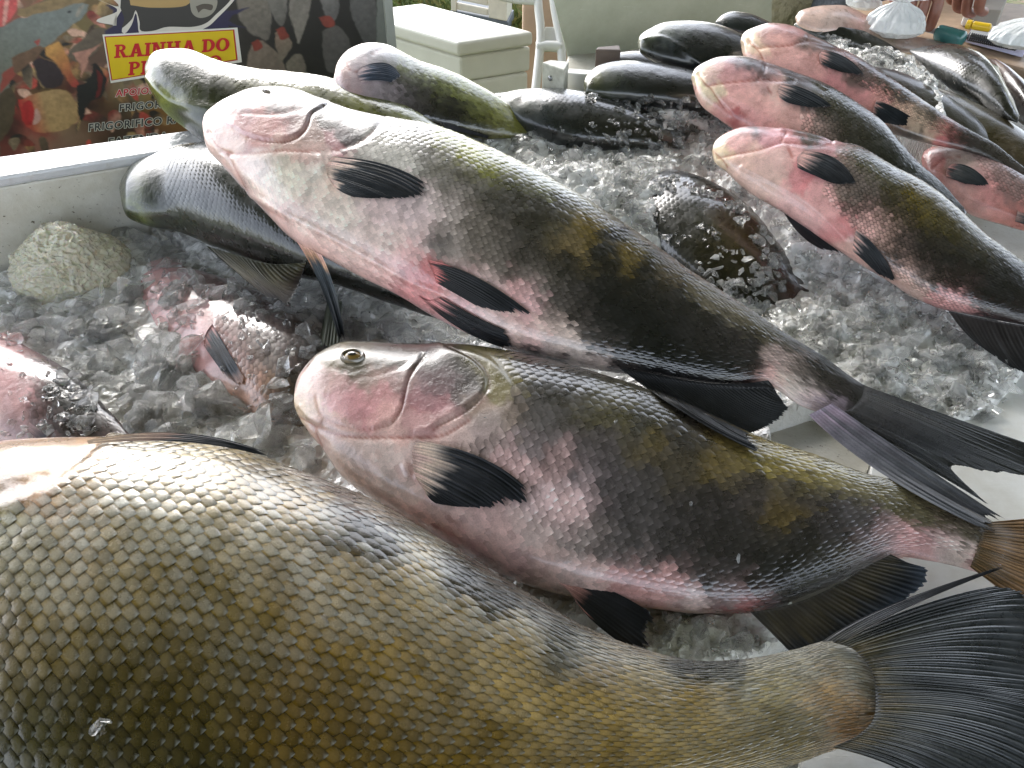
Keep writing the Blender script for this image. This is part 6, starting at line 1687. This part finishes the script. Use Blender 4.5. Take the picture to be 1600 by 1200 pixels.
def scatter(poly, n, size, seed, region, on_fish=(), lift_=0.3, flat_=0.0):
    """ice lumps strewn over a patch of the bed (patch given where the photograph shows it)"""
    rs = np.random.RandomState(seed)
    poly = np.asarray(poly, float)
    lo, hi = poly.min(0), poly.max(0)
    got = 0
    for _ in range(n * 12):
        if got >= n:
            break
        q = rs.uniform(lo, hi)
        if not in_poly(q[None], poly)[0]:
            continue
        d = Vector(rays([q])[0])
        L_ = d.length
        d.normalize()
        best, own = 1e9, False
        for bv in (bed_bvh, bank_bvh):
            h = bv.ray_cast(camv, d, 20)
            if h[0] is not None and h[3] < best:
                best = h[3]
        if best > 1e8:
            continue
        blocked = False
        for kk, f in BODIES.items():
            h = f.bvh.ray_cast(camv, d, best)
            if h[0] is not None:
                if kk in on_fish:
                    best = h[3]
                else:
                    blocked = True
                    break
        if blocked:
            continue
        s = math.exp(rs.uniform(math.log(size[0]), math.log(size[1]))) * 0.5 * best / L_ / FPX
        p = camv + d * best
        # keep clear of the fish lying over this spot
        clear = True
        for kk, f in BODIES.items():
            if kk in on_fish:
                continue
            nr_ = f.bvh.find_nearest(p, s * 0.42)
            if nr_[0] is not None:
                clear = False
                break
        if not clear:
            continue
        p = np.array(p) + [0, 0, s * rs.uniform(-0.1, lift_)]
        rot = Matrix.Rotation(rs.uniform(0, 6.28), 3, 'Z') @ Matrix.Rotation(rs.normal(0, 0.5), 3, 'X') @ Matrix.Rotation(rs.normal(0, 0.5), 3, 'Y')
        CHUNKS.append((rs.randint(len(CH)), p, rot, s * rs.uniform(0.85, 1.15, 3), region, s * L_ / best))
        got += 1
LEFT = [(0, 690), (0, 480), (20, 420), (190, 345), (330, 390), (430, 470), (500, 420), (600, 440), (790, 540), (600, 540), (520, 540), (470, 600), (470, 660), (530, 760), (400, 690), (150, 690)]
SMALLGAP = [(480, 400), (620, 440), (800, 545), (560, 540), (500, 560)]
scatter(LEFT, 150, (34, 90), 1, 'left', on_fish=())
scatter(LEFT, 240, (10, 28), 2, 'left', on_fish=('Z1', 'Z2'))
scatter([(0, 500), (30, 420), (190, 350), (330, 400), (300, 480), (240, 520), (120, 540)], 60, (30, 64), 3, 'left', on_fish=('Z1', 'Z2'))
scatter([(150, 640), (240, 520), (300, 560), (390, 640), (470, 630), (470, 690), (150, 690), (60, 700)], 40, (56, 120), 4, 'left', on_fish=('Z2',), lift_=0.5)
scatter([(235, 450), (300, 440), (420, 455), (520, 500), (440, 500), (380, 490), (320, 480), (270, 490)], 46, (26, 62), 25, 'left', on_fish=('Z2',), lift_=0.2)
scatter([(400, 620), (480, 520), (520, 560), (500, 680), (420, 680)], 30, (30, 64), 26, 'left', on_fish=('Z2',), lift_=0.2)
scatter([(200, 440), (300, 420), (330, 470), (260, 530)], 26, (24, 50), 27, 'left', on_fish=('Z2',), lift_=0.2)
scatter([(-20, 520), (60, 520), (130, 570), (150, 650), (110, 690), (70, 640), (60, 570)], 30, (24, 56), 28, 'left', on_fish=('Z1',), lift_=0.2)
scatter([(330, 470), (420, 470), (520, 520), (500, 640), (420, 560)], 26, (14, 40), 15, 'left', on_fish=('Z2',))
scatter([(0, 690), (100, 640), (140, 660), (150, 700), (0, 700)], 20, (20, 40), 16, 'left', on_fish=('Z1',))
scatter(SMALLGAP, 40, (18, 52), 17, 'left')
MIDR = [(690, 190), (780, 165), (850, 230), (1000, 230), (1120, 160), (1190, 200), (1110, 240), (1220, 340), (1380, 440), (1490, 500), (1600, 570), (1545, 665), (1400, 640), (1250, 540), (1000, 370), (860, 270)]
scatter(MIDR, 520, (18, 44), 5, 'right')
scatter(MIDR, 420, (8, 20), 6, 'right')
scatter([(780, 190), (900, 230), (1080, 170), (1100, 210), (1000, 290), (900, 280), (800, 240)], 120, (16, 34), 7, 'right', on_fish=('G', 'Y'))
scatter([(1000, 150), (1090, 150), (1140, 195), (1100, 220), (1040, 210), (990, 180), (910, 155), (950, 145)], 90, (14, 30), 8, 'right', on_fish=('G', 'H'))
scatter([(960, 265), (1040, 270), (1120, 300), (1200, 360), (1230, 450), (1180, 500), (1080, 440), (1150, 440), (1190, 400), (1140, 330), (1070, 292), (1000, 310), (1040, 380), (980, 340)], 190, (12, 40), 9, 'right', on_fish=('W', 'Y'))
scatter([(1000, 320), (1180, 380), (1150, 460), (1060, 400)], 46, (8, 28), 10, 'right', on_fish=('W',))
scatter([(960, 185), (1030, 185), (1030, 225), (900, 225), (870, 195)], 40, (6, 18), 18, 'right', on_fish=('G',))
scatter([(1240, 480), (1500, 520), (1600, 580), (1545, 665), (1380, 620), (1280, 545)], 120, (22, 56), 11, 'right', lift_=0.4)
scatter([(1000, 960), (1130, 966), (1240, 1010), (1220, 1030), (1050, 1028), (1010, 1000)], 46, (20, 60), 12, 'front')
scatter([(1000, 965), (1230, 1000), (1220, 1030), (1050, 1028)], 40, (8, 18), 19, 'front')
scatter(BANK, 190, (12, 28), 13, 'bank', on_fish=('U', 'P0'))
scatter(BANK, 120, (6, 13), 14, 'bank')

scatter([(20, 470), (60, 500), (130, 512), (190, 480), (200, 440), (215, 470), (150, 530), (60, 525), (10, 490)], 26, (26, 54), 30, 'left', lift_=0.9)
for (fx, fy, fk, fs) in [(150, 1140, 'A', 34), (165, 1125, 'A', 26), (505, 968, 'A', 20), (1520, 1010, 'A', 26), (1490, 1085, 'A', 44), (1405, 1030, 'A', 10), (300, 1120, 'A', 14), (700, 1050, 'A', 10), (420, 900, 'A', 10), (870, 1120, 'A', 9),
                         (1082, 786, 'B', 18), (1155, 870, 'B', 24), (1290, 786, 'B', 18), (960, 660, 'B', 12), (1000, 615, 'B', 10), (760, 655, 'B', 8), (1360, 690, 'C', 12), (1095, 604, 'C', 10), (700, 250, 'C', 9), (640, 470, 'C', 8), (1200, 560, 'C', 8)]:
    scatter([(fx - 3, fy - 3), (fx + 3, fy - 3), (fx + 3, fy + 3), (fx - 3, fy + 3)], 1, (fs, fs * 1.1), int(fx), 'front', on_fish=(fk,), lift_=0.1)
CHUNKS.sort(key=lambda c_: -c_[5])
ZONES = [('in the open middle of the left bin', [(160, 560), (230, 600)]), ('in front of the pale yellowish clump', [(90, 530), (170, 515)]), ('between clump and pink buried belly', [(215, 450), (230, 490)]), ('between the two buried fish', [(150, 620), (260, 640)]), ('beside the dark fish under the topmost head', [(220, 370), (270, 390)]), ('against the grubby bin wall', [(100, 360), (180, 350)]), ('at the left edge by the pale yellowish clump', [(20, 490)]), ('under the dark dorsal fin', [(320, 410), (400, 460)]), ('over the pink buried belly', [(270, 470)]), ('around the black streaked fin', [(350, 560), (300, 560)]),
         ('on the scaly buried flank', [(440, 560)]), ('behind the pale gill of the olive-gold fish', [(80, 670), (200, 660)]), ('by the pink strip at the frame edge', [(30, 600), (100, 600)]), ('behind the long black fin of the olive-gold fish', [(320, 670), (400, 670)]),
         ('in front of the golden-eyed head', [(470, 690)]), ('under the topmost belly', [(600, 490), (540, 450)]), ('behind the golden-eyed head', [(480, 520)]), ('next to the scrap of red flesh', [(884, 213)]), ('behind the topmost dorsal edge', [(780, 200), (960, 330)]),
         ('on the half-sunk grey-green fish', [(1000, 200), (940, 200)]), ('under the nearer pink chin', [(1130, 190)]), ('at the snout of the nearest pink fish', [(1100, 260), (1150, 310)]), ('beside the nearly buried olive fish', [(1050, 300), (1190, 420)]), ('on the nearly buried olive fish', [(1120, 380)]),
         ('along the nearest pink fish belly', [(1300, 420), (1420, 490)]), ('above the topmost tail', [(1400, 600), (1500, 630)]), ('in the middle of the wide heap', [(1300, 500)]), ('by the topmost tail base', [(1180, 500), (1250, 540)]), ('between the two near fish', [(1100, 1000)]), ('on the olive-gold flank', [(150, 1130), (505, 968), (700, 1050)]), ('on the near tail fin', [(1500, 1040)]), ('on the middle fish flank', [(1082, 786), (1155, 870), (1290, 786)]), ('on the far bank near the humped fish', [(1430, 120)]), ('on the far bank by the pink head', [(1310, 75)])]
zpt = np.array([pt for z in ZONES for pt in z[1]], float)
zid = [i for i, z in enumerate(ZONES) for _ in z[1]]
seen = {}
for (k_, p, rot, s, reg, _) in CHUNKS[:290]:
    o = bpy.data.objects.new('ice_chunk', CH[k_][0])
    scene.collection.objects.link(o)
    o.matrix_world = Matrix.Translation(Vector(p)) @ rot.to_4x4() @ Matrix.Diagonal((*s, 1.0))
    z = zid[int(np.argmin(((zpt - proj(p)) ** 2).sum(1)))]
    c_ = seen[z] = seen.get(z, 0) + 1
    word = {1: 'largest clear ice chunk ', 2: 'second largest clear ice chunk ', 3: 'third largest clear ice chunk '}.get(c_, 'smaller clear ice chunk ')
    tag(o, word + ZONES[z][0], 'ice', 'ice chunks ' + ZONES[z][0])
Vs, Fs, n_ = [], [], 0
for (k_, p, rot, s, reg, _) in CHUNKS[290:]:
    V = (CH[k_][1] * s) @ np.array(rot).T + p
    Vs.append(V)
    Fs.append(CH[k_][2] + n_)
    n_ += len(V)
o = add_obj('crushed_ice', mesh_np('crushed_ice', np.concatenate(Vs), np.concatenate(Fs), smooth=False), M_ICE)
o['kind'] = 'stuff'
print('ice chunks', len(CHUNKS), 'verts', n_)

# pale tangled ball of fine net on the ice
m, nt, b = new_mat('wet_pale_fibre')
b.inputs['Base Color'].default_value = (0.97, 0.90, 0.70, 1)
b.inputs['Roughness'].default_value = 0.12
b.inputs['Transmission Weight'].default_value = 0.5
b.inputs['IOR'].default_value = 1.33
b.inputs['Subsurface Weight'].default_value = 0.6
b.inputs['Subsurface Radius'].default_value = (0.02, 0.015, 0.008)
b.inputs['Coat Weight'].default_value = 0.7
bump(nt, b, add_noise(nt, 170, 4, 0.7).outputs['Fac'], 0.6, 0.004)
M_NET = m
M_STRAND = plain_mat('pale_wet_fibre_strand', (0.92, 0.85, 0.60), 0.12, 0.1, 60, coat=1.0)
ctr_px = (116, 446)
hb = bed_bvh.ray_cast(camv, Vector(rays([ctr_px])[0]).normalized(), 20)
cb = np.array(hb[0]) + [0, 0.01, 0.014] if hb[0] is not None else at_z([ctr_px], 0.02)[0]
dpt = depth_of(cb)[0] / FPX
net = thing('slush_clump', 'glossy rounded clump of pale yellowish slush on the ice at left', 'slush clump', cb)
NV, NF = ico(7)
rad = np.array([84, 72, 78]) * dpt
shape = lambda d_: (1 + 0.20 * fbm(d_ * 1.2, 301) + 0.05 * fbm(d_ * 5, 302))[:, None] * d_ * rad
rel = 0.035 * (1 - 2 * np.abs(vnoise(NV * 9, 303))) + 0.018 * (1 - 2 * np.abs(vnoise(NV * 20, 304))) + 0.007 * vnoise(NV * 50, 305)
add_obj('core', mesh_np('core', shape(NV) * (0.96 + rel)[:, None], NF), M_NET, net)
# scrap of red flesh on the ice
hb = None
q = (884, 213)
for bv in (bed_bvh,):
    hb = bv.ray_cast(camv, Vector(rays([q])[0]).normalized(), 20)
if hb[0] is not None:
    RV, RF = ico(3)
    M_RED = plain_mat('red_flesh', (0.62, 0.10, 0.06), 0.3, 0.3, 60, coat=0.6)
    sc_ = depth_of(np.array(hb[0]))[0] / FPX
    o = add_obj('fish_scrap', mesh_np('fish_scrap', RV * (1 + 0.35 * fbm(RV * 2.2, 55))[:, None] * [15 * sc_, 10 * sc_, 9 * sc_], RF), M_RED, None, np.array(hb[0]) + [0, 0, 0.012])
    tag(o, 'small scrap of red flesh on the ice behind the topmost fish', 'fish scrap')
